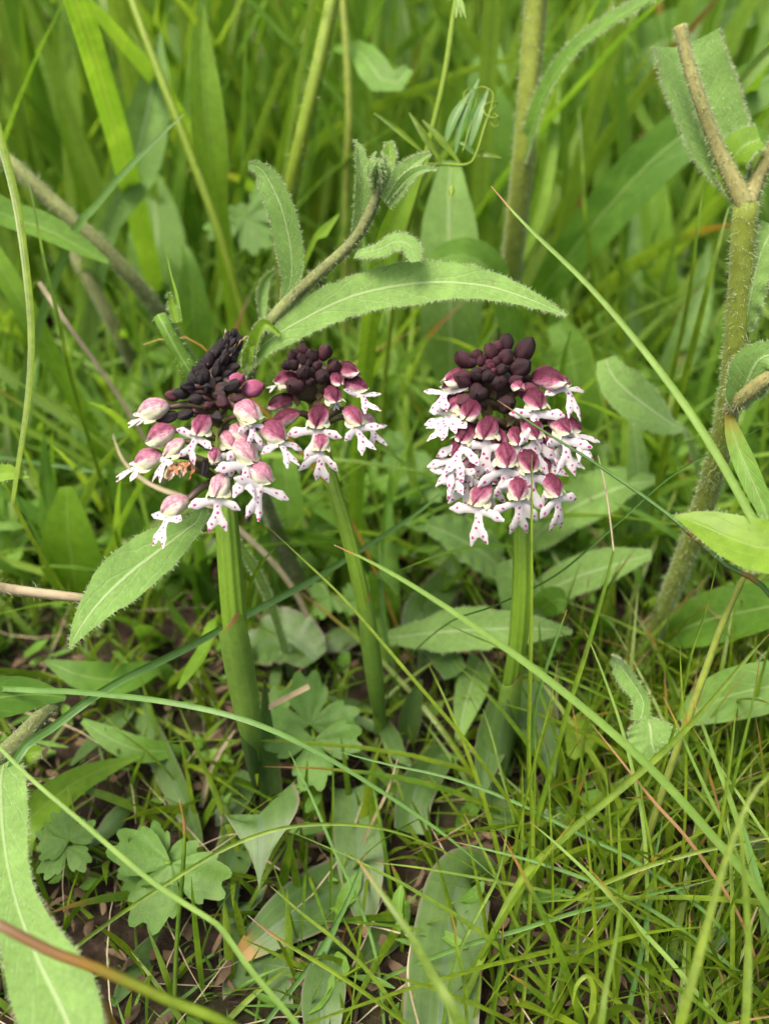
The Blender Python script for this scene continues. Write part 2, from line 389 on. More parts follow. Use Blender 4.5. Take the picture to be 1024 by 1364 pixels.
M['wither'] = mat_petal('withered_petal', [(0.0, (0.45, 0.36, 0.24)), (0.5, (0.32, 0.13, 0.05)), (1.0, (0.07, 0.03, 0.025))], 0.7, transl=0.12, rough=0.7, bump=0.6)

# ------------------------------------------------------------------ ground
def mat_soil():
    m, nt, out = new_mat('soil')
    n1 = noise_(nt, 260, 8, rough=0.7); n2 = noise_(nt, 45, 4); n3 = noise_(nt, 1200, 4)
    c = ramp_(nt, n1, [(0.3, (0.010, 0.007, 0.004)), (0.5, (0.024, 0.016, 0.010)), (0.68, (0.055, 0.038, 0.024)), (0.8, (0.12, 0.085, 0.055))])
    c = mix_(nt, math_(nt, 'MULTIPLY', sstep(nt, n2, 0.5, 0.7), 0.5), c, (0.035, 0.055, 0.012))
    g = node(nt, 'ShaderNodeNewGeometry'); ln = node(nt, 'ShaderNodeVectorMath', operation='LENGTH', i_0=g.outputs['Position'])
    c = mix_(nt, sstep(nt, ln.outputs['Value'], 1.6, 3.2), c, (0.07, 0.13, 0.02))
    bp = node(nt, 'ShaderNodeBump', i_Strength=0.8, i_Distance=0.002, i_Height=math_(nt, 'ADD', n1, math_(nt, 'MULTIPLY', n3, 0.4)))
    bs = node(nt, 'ShaderNodeBsdfPrincipled', i_Base_Color=c, i_Roughness=0.95, i_Normal=bp.outputs[0])
    bs.inputs['Specular IOR Level'].default_value = 0.15
    nt.links.new(bs.outputs[0], out.inputs[0]); return m
def bump_z(x, y):
    f = math.exp(-((x * x + y * y) / 4.0))
    return (mnoise.noise(Vector((x * 30, y * 30, 0.3))) * 0.0035 + mnoise.noise(Vector((x * 110, y * 110, 4))) * 0.0014) * f - 0.002
n = 150
q = np.sinh(np.linspace(-9.2, 9.2, n)) / math.sinh(9.2) * 120
mb = MB(); G = np.zeros((n, n, 3))
for i, a in enumerate(q):
    for j, b in enumerate(q):
        G[i, j] = (b, a + 0.14, bump_z(b, a + 0.14))
mb.grid(G, np.linspace(0, 1, n), np.linspace(0, 1, n))
mb.F4 = [f[:, ::-1] for f in mb.F4]
mb.build('ground', mat_soil(), kind='structure')

# ------------------------------------------------------------------ grass and litter nobody could count
def tuft(N, xy, h, wd, lean, seg=7, fold=0.25, curve=0.6, drytip=0.15, rr=(0, 1)):
    """N blades at once; returns an MB"""
    N = len(xy); s = np.linspace(0, 1, seg)                       # 0 root .. 1 tip
    az = RNG.uniform(0, 2 * math.pi, N); ln = np.abs(RNG.normal(0, lean, N)) + 0.05
    d = np.stack([np.cos(az), np.sin(az), np.zeros(N)], 1)
    face = az + RNG.normal(math.pi / 2, 0.7, N)
    W = np.stack([np.cos(face), np.sin(face), np.zeros(N)], 1)
    cv = RNG.uniform(0.3, 1.3, N) * curve
    hor = (ln[:, None] * s + cv[:, None] * ln[:, None] * s ** 2.4) * h[:, None]
    ver = (s - 0.35 * np.minimum(1.6, ln * cv * 1.3)[:, None] * s ** 2.6) * h[:, None]
    C = np.zeros((N, seg, 3)); C[..., :2] = xy[:, None] + hor[..., None] * d[:, None, :2]; C[..., 2] = ver - 0.003
    prof = np.interp(s, [0, .25, .6, .85, 1], [0.7, 1, 0.85, 0.45, 0.03])
    tw = RNG.normal(0, 0.9, N)
    ang = tw[:, None] * s
    T = nz(np.gradient(C, axis=1)); Wb = np.broadcast_to(W[:, None], C.shape); Wb = nz(Wb - T * (Wb * T).sum(-1, keepdims=True))
    Nn = np.cross(Wb, T)
    Wt = Wb * np.cos(ang)[..., None] + Nn * np.sin(ang)[..., None]; Nt = Nn * np.cos(ang)[..., None] - Wb * np.sin(ang)[..., None]
    hw = (wd[:, None] * prof)[..., None]
    G = np.stack([C - hw * Wt + hw * fold * Nt, C, C + hw * Wt + hw * fold * Nt], 2)   # N,seg,3,3
    lc = np.zeros(G.shape); lc[..., 0] = np.array([-1, 0, 1.0]); lc[..., 1] = (1 - s)[None, :, None]
    lc[..., 2] = RNG.uniform(rr[0], rr[1], N)[:, None, None]
    dry = (RNG.random(N) < drytip)[:, None] * RNG.uniform(0.4, 1.0, (N, 1)) * np.clip((s - 0.72) / 0.28, 0, 1)[None]
    tone = np.repeat(dry[..., None], 3, 2)
    mb = MB(); mb.verts(G, lc, tone.ravel())
    idx = np.arange(N * seg * 3).reshape(N, seg, 3)
    f = np.stack([idx[:, :-1, :-1], idx[:, :-1, 1:], idx[:, 1:, 1:], idx[:, 1:, :-1]], -1).reshape(-1, 4)
    mb.F4.append(f); mb.M4.append(np.zeros(len(f)))
    return mb
def scatter(N, y0, y1, pad=0.04, power=1.0):
    y = y0 + (y1 - y0) * RNG.random(N) ** power
    half = 0.404 * (y * 1.05 + 0.05) * 1.35 + pad
    return np.stack([RNG.uniform(-1, 1, N) * half, y], 1)
# far and middle meadow
xy = scatter(5600, 0.55, 2.6, power=1.3)
tuft(0, xy, RNG.uniform(0.14, 0.34, len(xy)), RNG.uniform(0.0013, 0.0048, len(xy)), 0.30, seg=7, rr=(0.1, 1)).build('meadow_grass', M['grass'], kind='stuff')
xy = scatter(1900, 0.30, 0.66)
tuft(0, xy, RNG.uniform(0.07, 0.24, len(xy)), RNG.uniform(0.0012, 0.0042, len(xy)), 0.24, seg=9).build('meadow_grass', M['grass'], kind='stuff')
xy = scatter(1100, 0.185, 0.32)
tuft(0, xy, RNG.uniform(0.025, 0.085, len(xy)), RNG.uniform(0.0006, 0.0017, len(xy)), 0.5, seg=9, drytip=.05).build('meadow_grass', M['grass'], kind='stuff')
# fine turf in the near corner
N = 1900
x = RNG.uniform(0.010, 0.125, N); y = RNG.uniform(0.060, 0.175, N)
keep = RNG.random(N) < np.clip((x - 0.016 - 0.25 * np.maximum(0, y - 0.11)) / 0.03, 0.02, 1)
xy = np.stack([x, y], 1)[keep]
tuft(0, xy, RNG.uniform(0.012, 0.046, len(xy)), RNG.uniform(0.00028, 0.00068, len(xy)), 0.45, seg=9, curve=0.9, drytip=0.3).build('fine_grass', M['fine'], kind='stuff')
N = 420
xy = np.stack([RNG.uniform(-0.11, 0.02, N), RNG.uniform(0.08, 0.21, N)], 1)
tuft(0, xy, RNG.uniform(0.008, 0.028, N), RNG.uniform(0.0003, 0.0010, N), 0.5, seg=8, drytip=0.1).build('fine_grass', M['fine'], kind='stuff')

xy = scatter(90, 0.52, 1.2)
tuft(0, xy, RNG.uniform(0.10, 0.24, len(xy)), RNG.uniform(0.006, 0.012, len(xy)), 0.22, seg=9).build('meadow_grass', M['green'], kind='stuff')
xy = scatter(260, 0.165, 0.30)
tuft(0, xy, RNG.uniform(0.02, 0.06, len(xy)), RNG.uniform(0.0018, 0.004, len(xy)), 0.5, seg=9, drytip=0).build('undergrowth', M['green'], kind='stuff')

N = 3000
xy = np.stack([RNG.uniform(-0.13, 0.13, N), RNG.uniform(0.02, 0.24, N)], 1)
tuft(0, xy, RNG.uniform(0.002, 0.007, N), RNG.uniform(0.00018, 0.00042, N), 0.9, seg=5, drytip=.1).build('moss', M['green'], kind='stuff')
N = 420
xy = np.stack([RNG.uniform(-0.07, 0.03, N), RNG.uniform(0.02, 0.17, N)], 1)
tuft(0, xy, RNG.uniform(0.006, 0.018, N), RNG.uniform(0.00025, 0.0006, N), 0.6, seg=8, drytip=.15).build('fine_grass', M['fine'], kind='stuff')

def litter(N, y0, y1, size, mat, name, long=1.0, zmax=0.004, x0=-1, x1=1):
    mb = MB(); seg, m = 5, 3
    for i in range(N):
        y = random.uniform(y0, y1); half = 0.404 * (y * 1.05 + 0.05) * 1.2 + 0.02; x = random.uniform(x0, x1) * half
        a = random.uniform(0, 6.28); L = size * random.uniform(0.4, 1.3) * long; wd = size * random.uniform(0.15, 0.5) / max(1, long * 0.9)
        z = bump_z(x, y) + random.uniform(0.0005, zmax)
        tl = random.uniform(-.4, .4); bend = random.uniform(-.5, .5)
        s = np.linspace(-1, 1, seg)
        C = np.stack([x + L * (s * math.cos(a) - bend * s * s * math.sin(a) * .4), y + L * (s * math.sin(a) + bend * s * s * math.cos(a) * .4),
                      z + L * (abs(tl) * (s + 1) * 0.4 + random.uniform(-.25, .35) * s * s)], 1)
        hint = nz(np.array([random.uniform(-.6, .6), random.uniform(-.6, .6), 1]))
        ribbon(mb, C, wd * np.array([0.15, 0.75, 1, 0.8, 0.2]), hint, m=m, fold=random.uniform(-.5, .5), rnd=random.random(), ripple=.2, rfreq=2)
    return mb.build(name, mat, kind='stuff')
litter(2900, 0.02, 0.42, 0.0024, M['litter'], 'leaf_litter')
litter(420, 0.07, 0.40, 0.0022, M['straw'], 'dead_grass', long=6.0, zmax=0.007)
litter(480, 0.08, 0.30, 0.0036, M['green'], 'ground_cover', zmax=0.010)
litter(45, 0.09, 0.24, 0.0070, M['orchid_leaf'], 'ground_cover', zmax=0.008)
litter(850, 0.19, 0.42, 0.0085, M['green'], 'ground_cover', zmax=0.030)
litter(160, 0.20, 0.40, 0.0085, M['orchid_leaf'], 'ground_cover', zmax=0.012)

# ------------------------------------------------------------------ plants placed one by one
def pts3(pts): return np.array([P(*p) for p in pts])
def rooted(pts3_, depth=-0.002, slack=0.45):
    """carry the last point on to the ground in one easy bend"""
    p = np.asarray(pts3_); e = p[-1]; d = nz(p[-1] - p[-2])
    z = e[2]
    if z < 0.002: return p
    hz = d[:2] / max(0.35, abs(d[2])) if d[2] < 0 else d[:2]
    hz = hz / max(1, np.linalg.norm(hz)) * z * slack
    if e[1] > 0.12: hz = np.array([hz[0], max(hz[1], 0.12 * z)])
    m1 = e + np.array([hz[0] * 0.6, hz[1] * 0.6, -z * 0.45]); g = e + np.array([hz[0], hz[1], -z + depth])
    return np.concatenate([p, [m1, g]])
CAMDIR = nz(np.array([0, -0.82, 0.57]))
BLADES = 'grass blades standing one by one'
def blade(label, pts, wpx, mat='fine', dry=0.0, root=True, fold=0.35, name='grass_strand', cat='grass blade', m=3, face=None,
          twist=None, drylen=0.12, alldry=0.0, prof=None, group=BLADES, rnd=None, basew=0.9):
    p = pts3(pts)
    vis = len(p)
    if root: p = rooted(p)
    n = 14 + 4 * len(p); C = spline(p, n)
    tm = float(np.mean([q[2] for q in pts])); hw = wpx * 0.5 * mpp(tm)
    pr = lerp_prof(prof or [(0, 0.12), (0.08, 0.5), (0.3, 0.9), (0.6, 1), (1, basew)], n)
    s = np.linspace(0, 1, n)
    tone = np.clip(1 - s / drylen, 0, 1) * dry + alldry
    hint = nz(CAMDIR + np.array([random.uniform(-.5, .5), 0, random.uniform(-.2, .5)])) if face is None else np.asarray(face, float)
    mb = MB(); ribbon(mb, C, hw * pr, hint, m=m, fold=fold, twist=random.uniform(-.7, .7) if twist is None else twist, tone=tone, rnd=rnd)
    o = mb.build(name, M[mat], origin=C[-1] * np.array([1, 1, 0]))
    o['kind'] = 'thing'
    return tag(o, label, cat, group)
def culm(label, pts, wpx, mat='fine', dry=0.0, root=True, name='grass_stalk', cat='grass stalk', nodes=(), drylen=0.12, alldry=0.0, taper=0.35, rnd=None, group=None):
    p = pts3(pts)
    if root: p = rooted(p)
    n = 16 + 5 * len(p); C = spline(p, n); tm = float(np.mean([q[2] for q in pts]))
    s = np.linspace(0, 1, n); R = wpx * 0.5 * mpp(tm) * np.minimum(1, taper + (1 - taper) * s / 0.3) * np.minimum(1, 0.15 + s * 30)
    for k in nodes: R = R * (1 + 0.35 * np.exp(-((s - k) / 0.012) ** 2))
    tone = np.clip(1 - s / drylen, 0, 1) * dry + alldry
    for k in nodes: tone = tone + 0.55 * np.exp(-((s - k) / 0.012) ** 2)
    mb = MB(); tube(mb, C, R, k=8, tone=tone, rnd=random.random() if rnd is None else rnd)
    return tag(mb.build(name, M[mat], origin=C[-1] * np.array([1, 1, 0])), label, cat, group)

def leaf_mesh(mb, pts, prof, hint=None, n=40, m=9, root=False, t=None, **kw):
    p = pts3(pts)
    if root:
        p2 = rooted(p); extra = len(p2) - len(p)
    else: p2, extra = p, 0
    C = spline(p2, n); tm = float(np.mean([q[2] for q in pts]))
    if extra:
        L = np.concatenate([[0], np.cumsum(np.linalg.norm(np.diff(p2, axis=0), axis=1))]); f = L[len(p) - 1] / L[-1]
        pr = np.concatenate([smooth_prof(prof, max(3, int(round(n * f)))), np.full(n - max(3, int(round(n * f))), max(3.0, prof[-1]))])
    else: pr = smooth_prof(prof, n)
    hint = CAMDIR if hint is None else nz(np.asarray(hint, float))
    return ribbon(mb, C, pr * mpp(tm), hint, m=m, **kw), C
def leaf_thing(label, pts, prof, mat='green', hint=None, name='leaf', cat='leaf', root=True, hair=0, hlen=0.0007, group=None, face=0, **kw):
    """tip first; prof = half-widths in photo pixels from tip to stalk"""
    mb = MB(); (G, T, W, N), C = leaf_mesh(mb, pts, prof, hint, root=root, **kw)
    o = mb.build(name, M[mat], origin=C[-1] * np.array([1, 1, 0 if root else 1]))
    tag(o, label, cat, group)
    if hair:
        hb = MB(); hair_ribbon(hb, G, N, W, hair, face or hair, hlen)
        hb.build('hair', M['hair'], parent=o, kind='stuff')
    return o

# ------------------------------------------------------------------ orchids
def bud_mesh(k, dry=False):
    mb = MB(); n, m = 10, 18
    t = np.linspace(0, 1, n); th = np.linspace(0, 2 * math.pi, m, endpoint=False)
    r = np.interp(t, [0, .08, .3, .5, .72, .9, 1], [0.14, 0.29, 0.44, 0.48, 0.41, 0.22, 0.05])
    z = t * (1.22 if not dry else 1.5)
    rr = r[:, None] * (1 - 0.20 * np.exp(-((((th / (2 * math.pi) * 3 + k * .3) % 1) - .5) / .13) ** 2))[None] * (1 + 0.05 * np.sin(th * 5 + k))[None]
    if dry: rr = rr * (1 + 0.16 * np.sin(th * 4 + k * 2))[None]
    G = np.stack([rr * np.cos(th), rr * np.sin(th) * 0.92, np.repeat(z[:, None], m, 1)], -1)
    G[..., 0] += 0.10 * (z ** 2)[:, None]
    mb.grid(G, th / 6.283, t, 0.1 * k, 0.0, wrap=True)
    return mb
def orient(d, roll=0.0):
    q = Vector(tuple(d)).to_track_quat('Z', 'Y'); return q.to_matrix() @ Matrix.Rotation(roll, 3, 'Z')
BUDS = {}
def bud(parent, pos, d, size, tone, dry=False, stretch=1.0, name='bud'):
    key = (random.randrange(4), round(tone * 8), dry)
    if key not in BUDS:
        mb = bud_mesh(key[0], dry)
        tt = np.clip(key[1] / 8 + (np.repeat(np.linspace(1, 0, 10), 18) - 0.6) * 0.45, 0, 1)
        mb.T = [tt]
        BUDS[key] = mb.mesh('bud', M['dry_bud' if dry else 'bud'], np.zeros(3))
    o = bpy.data.objects.new(name, BUDS[key]); COL.objects.link(o); o.parent = parent
    R = orient(d, random.uniform(0, 6.28))
    mat = Matrix.Translation(Vector(tuple(np.asarray(pos) - ORIG[parent.name]))) @ R.to_4x4() @ Matrix.Diagonal((size, size, size * stretch, 1))
    o.matrix_local = mat; ORIG[o.name] = np.asarray(pos)
    return o

def make_lip(fl, pos, R, F, U, mm, size, arm, leg, ang, ls, roll, spots):
    """the little white figure: two arms, a waist and two legs cut from one thin sheet"""
    j = lambda a: random.uniform(-a, a)
    la, lb = arm + j(.30), arm + j(.30)
    segs = []          # (x0, z0, r0, x1, z1, r1)
    def poly(ps):
        for p, q in zip(ps[:-1], ps[1:]): segs.append((*p, *q))
    wz = -4.3 + j(.25)
    poly([(0, .5, .62), (0, -1.6, .50), (j(.15), -2.6, .62), (j(.2), wz, .86)])
    arms, legs = [], []
    for sg, al in ((-1, la), (1, lb)):
        ln = 4.4 + j(.5); c, s_ = math.cos(al), math.sin(al); bz = -1.75
        ap = [(0, bz - .1, .42), (sg * ln * .4 * c, bz - ln * .33 * s_, .62), (sg * ln * .75 * c, bz - ln * .75 * s_ - .1, .82 + j(.12)), (sg * ln * c + j(.2), bz - ln * s_ - .35, .30)]
        poly(ap); arms.append(ap)
        lg = leg + j(.18); ll = 2.9 + j(.45)
        lp = [(sg * .3, wz + .2, .60), (sg * (.35 + ll * .55 * math.sin(lg)), wz - ll * .5 * math.cos(lg), .70 + j(.1)), (sg * (.4 + ll * math.sin(lg)) + j(.15), wz - ll * math.cos(lg), .22)]
        poly(lp); legs.append(lp)
    h = 0.2; xs = np.arange(-6, 6.01, h); zs = np.arange(1.0, -8.8, -h)
    def sdf(X, Z):
        acc = np.zeros_like(X)
        for (x0, z0, r0, x1, z1, r1) in segs:
            dx, dz = x1 - x0, z1 - z0; t = np.clip(((X - x0) * dx + (Z - z0) * dz) / (dx * dx + dz * dz + 1e-9), 0, 1)
            d = np.hypot(X - x0 - t * dx, Z - z0 - t * dz) - (r0 + (r1 - r0) * t)
            acc += np.exp(-d / .10)
        return -.10 * np.log(acc + 1e-30)
    X, Z = np.meshgrid(xs, zs); D = sdf(X, Z)
    keep = D < h * .62
    for _ in range(3):
        gx = (sdf(X + .01, Z) - D) / .01; gz = (sdf(X, Z + .01) - D) / .01
        mv = np.where((D > -h * .38) & keep, D, 0); g2 = gx * gx + gz * gz + .05
        X = X - mv * gx / g2; Z = Z - mv * gz / g2; D = sdf(X, Z)
    ca, sa = math.cos(ang), math.sin(ang); cr, sr = math.cos(roll), math.sin(roll)
    Dn = F * ca - U * sa; Nn = F * sa + U * ca
    b1, b2, b3, tw = j(.06) + .01, j(.05) - .012, j(.06), j(.12)
    def place(x, z, lift):
        x2, z2 = x * cr - z * sr, x * sr + z * cr
        y = 1.0 + b1 * x ** 2 + b2 * (z + 2) ** 2 + b3 * x * (z + 2) + .10 * np.sin(x * 1.3 + z) * np.abs(tw) * 10 * .2 + lift
        p = (R[None] * (x2 * ls)[:, None] - Dn[None] * (z2 * ls)[:, None] + Nn[None] * (y * ls - .6)[:, None]) + F * .9 - U * .55
        return np.asarray(pos) + mm * p
    x, z, d = X.ravel(), Z.ravel(), D.ravel()
    G = place(x, z, -.28 * np.exp(np.minimum(d, 0) / .22))
    idx = np.arange(X.size).reshape(X.shape); kq = keep[:-1, :-1] & keep[:-1, 1:] & keep[1:, 1:] & keep[1:, :-1]
    q = np.stack([idx[:-1, :-1], idx[1:, :-1], idx[1:, 1:], idx[:-1, 1:]], -1)[kq]
    used = np.unique(q); remap = -np.ones(X.size, int); remap[used] = np.arange(len(used))
    mb = MB(); mb.verts(G[used], np.stack([x[used] / 5, z[used] / 8, np.full(len(used), random.random())], 1), np.clip(1 + z[used] / 1.4, 0, 1) * .8)
    mb.F4.append(remap[q]); mb.M4.append(np.zeros(len(q)))
    if spots:
        sp = [(j(.2), -2.6), (j(.35), -3.7), (j(.3), -4.5)] if random.random() < .6 else [(.25, -3.0), (-.25, -3.6), (.2, -4.6)]
        for ap in arms + legs:
            for f in random.choice([[.55, .9], [.72], [.5, .8], [.65, .95]]):
                k = f * (len(ap) - 1); i = min(int(k), len(ap) - 2); k -= i
                sp.append((ap[i][0] * (1 - k) + ap[i + 1][0] * k + j(.12), ap[i][1] * (1 - k) + ap[i + 1][1] * k + j(.12)))
        for (sx, sz) in sp:
            if sdf(np.array([sx]), np.array([sz]))[0] > -.22: continue
            ra, rb, ro = random.uniform(.16, .27), random.uniform(.2, .42), j(.9) + (math.pi / 2 if abs(sx) > 1.5 else 0)
            a = np.linspace(0, 2 * math.pi, 9)[:-1]; ex, ez = ra * np.cos(a), rb * np.sin(a) * (1 + .2 * np.cos(a * 2))
            rx, rz = ex * math.cos(ro) - ez * math.sin(ro), ex * math.sin(ro) + ez * math.cos(ro)
            def L0(f): 
                xx, zz = sx + rx * f, sz + rz * f; dd = sdf(xx, zz)
                return xx, zz, -.28 * np.exp(np.minimum(dd, 0) / .22)
            x0, z0, l0 = L0(1.0); x1, z1, l1 = L0(.6)
            V = np.concatenate([place(x0, z0, l0 - .01), place(x1, z1, l1 + .05), place(np.array([sx]), np.array([sz]), np.array([l1.mean() + .07]))])
            fcs = []
            for k in range(8):
                k2 = (k + 1) % 8; fcs += [(k, k2, 8 + k2), (k, 8 + k2, 8 + k), (8 + k, 8 + k2, 16)]
            mb.tris(V, fcs, np.tile([0, 0, random.random()], (17, 1)), random.random() * .5, mat=1)
    mb.build('lip', [M['lip'], M['spot']], fl)

def flower(parent, pos, fwd, up, size=1.0, tone=0.6, lip=True, arm=0.35, leg=0.4, lipang=None, spots=True, liproll=0.0, stem_at=None, edge=0.0,
           hoodlen=1.0, hoodw=1.0, wither=0.0, open_=1.0, lipscale=1.0):
    """one flower: hood, lip, ovary.  Sizes in millimetres before scaling."""
    F = nz(fwd); U = nz(np.asarray(up) - F * np.dot(up, F)); R = np.cross(F, U)
    size = size * .90 * random.uniform(.93, 1.07); lipscale = lipscale * random.uniform(.96, 1.10); tone = min(1, tone + random.uniform(-.07, .07))
    if lipang is None: lipang = math.radians(64 - 42 * min(1, (abs(F[0]) / .95) ** 2) + random.uniform(-8, 8))
    mm = 0.001 * size
    def L(x, y, z): return np.asarray(pos) + mm * (R * x + F * y + U * z)
    def LA(A): return np.asarray(pos) + mm * (A[..., :1] * R + A[..., 1:2] * F + A[..., 2:3] * U)
    fl = empty('flower', pos, parent)
    # hood
    mb = MB(); n, m = 14, 21
    t = np.linspace(0, 1, n)
    r = np.interp(t, [0, .06, .2, .4, .6, .78, .92, 1], [0.25, .70, 1.22, 1.60, 1.68, 1.42, .85, 0.18]) * hoodw
    half = np.interp(t, [0, .15, .35, 1], [math.pi * .98, math.pi * .93, 2.3 * open_, 1.9 * open_])
    uu = np.linspace(-1, 1, m); th = half[:, None] * uu[None]
    seam = 1 - 0.12 * np.exp(-((np.abs(th) - 0.75) / 0.10) ** 2) - 0.07 * np.exp(-(th / 0.08) ** 2)
    flare = 1 + 0.10 * np.clip(np.abs(uu) - .8, 0, 1)[None] * 5 * np.clip(t - .4, 0, 1)[:, None]
    wob = 1 + 0.04 * np.sin(t[:, None] * 9 + uu[None] * 4 + random.random() * 6)
    rr = r[:, None] * seam * wob * flare
    y = (t * 4.8 - 2.3)[:, None] * hoodlen * np.ones((1, m))
    y = y + 0.5 * np.abs(uu)[None] * t[:, None]
    if wither: rr = rr * (1 + .28 * np.sin(th * 5 + t[:, None] * 7 + random.random() * 6) * np.sin(t * 3)[:, None] + .15 * np.sin(th * 9 + 11 * t[:, None]))
    bx, bz = random.uniform(-.5, .5), random.uniform(-.25, .25)
    tips = np.maximum(0, np.cos(th * 2.6)) * (t[:, None] ** 3)
    y = y + .75 * tips - .35 * (t[:, None] ** 3)
    rr = rr * (1 + .05 * np.sin(th * 3 + random.random() * 6) * t[:, None] + .04 * np.sin(th * 7 + t[:, None] * 8 + random.random() * 6) + .22 * tips)
    A = np.stack([bx * t[:, None] ** 2 + rr * np.sin(th) * 1.04, y, rr * np.cos(th) * 0.95 - (0.9 + bz) * (t ** 2)[:, None] + .3], -1)
    top = np.clip(1.15 - (np.abs(th) / 1.75) ** 1.6, 0, 1)
    tn = np.clip(tone * (0.25 + 0.85 * top) * np.interp(t, [0, .3, .75, 1], [1.0, 1.08, 1.0, 0.85])[:, None] - edge * (np.abs(uu)[None] ** 2), 0, 1)
    if wither:
        for k in range(7):
            a = random.uniform(0, 6.28); rr_ = random.uniform(.4, 1.2)
            p0 = (rr_ * .5 * math.cos(a), -1.6, rr_ * .5 * math.sin(a)); p1 = (rr_ * 1.3 * math.cos(a + .4), random.uniform(-.3, .8), rr_ * 1.2 * math.sin(a + .4))
            p2 = (rr_ * .7 * math.cos(a + 1.2) + random.uniform(-.6, .6), random.uniform(1.2, 2.8), rr_ * .7 * math.sin(a + 1.2) - random.uniform(0, 1.2))
            Cw = LA(spline([p0, p1, p2], 12))
            ribbon(mb, Cw, mm * random.uniform(.7, 1.1) * np.array([.4, .7, .9, 1, 1, .95, .9, .8, .7, .5, .3, .05]), nz(RNG.normal(0, 1, 3)), m=7, fold=random.uniform(.2, .9), curl=random.uniform(-.6, .6), ripple=.35, rfreq=2.5,
                   tone=np.clip(np.linspace(tone + .25, tone - .35, 12) + random.uniform(-.25, .25), 0, 1), twist=random.uniform(-1.2, 1.2))
    else: mb.grid(LA(A), uu, t, random.random(), tn.ravel())
    if not wither and lip:                      # two pale side petals under the hood's edge
        for sg in (-1, 1):
            Cp = LA(spline([(sg * .9, .2, -.2), (sg * 1.5, 1.3, -.7), (sg * (1.5 + random.uniform(-.2, .5)), 2.4, -1.1 + random.uniform(-.4, .3))], 9))
            ribbon(mb, Cp, mm * np.array([.5, .75, .9, .95, .9, .75, .55, .3, .03]), nz(U + F * .3 + R * sg * .8), m=5, fold=.2, curl=-.3, tone=np.linspace(.22, 0, 9))
    mb.build('hood', M['wither'] if wither else M['hood'], fl)
    if lip:
        make_lip(fl, pos, R, F, U, mm, size, arm, leg, lipang, lipscale, liproll, spots)
    if stem_at is not None:
        a = np.asarray(stem_at); b = L(0, -2.1 * hoodlen, .1)
        mid = (a + b) / 2 + U * 0.0012 * size
        C = spline([a, mid, b, L(0, -1.6, .1)], 14)
        mb = MB(); tube(mb, C, np.interp(np.linspace(0, 1, 14), [0, .4, .8, 1], [.5, .75, .6, .4]) * mm, k=8, ridge=3, ramp=.12, tone=np.linspace(.1, .95, 14), rnd=random.random())
        mb.build('ovary', M['ovary'], fl)
        mb = MB(); d = nz(mid - a); up_ = nz(U + d * .6)
        C = spline([a, a + (d * 1.3 + up_ * .9) * mm * 1.0, a + (d * 2.8 + up_ * 1.4) * mm], 8)
        ribbon(mb, C, mm * np.array([.8, .95, .95, .85, .7, .5, .3, .03]), up_, m=5, fold=.5, tone=np.linspace(0, 1, 8))
        mb.build('bract', M['bract'], fl)
    return fl

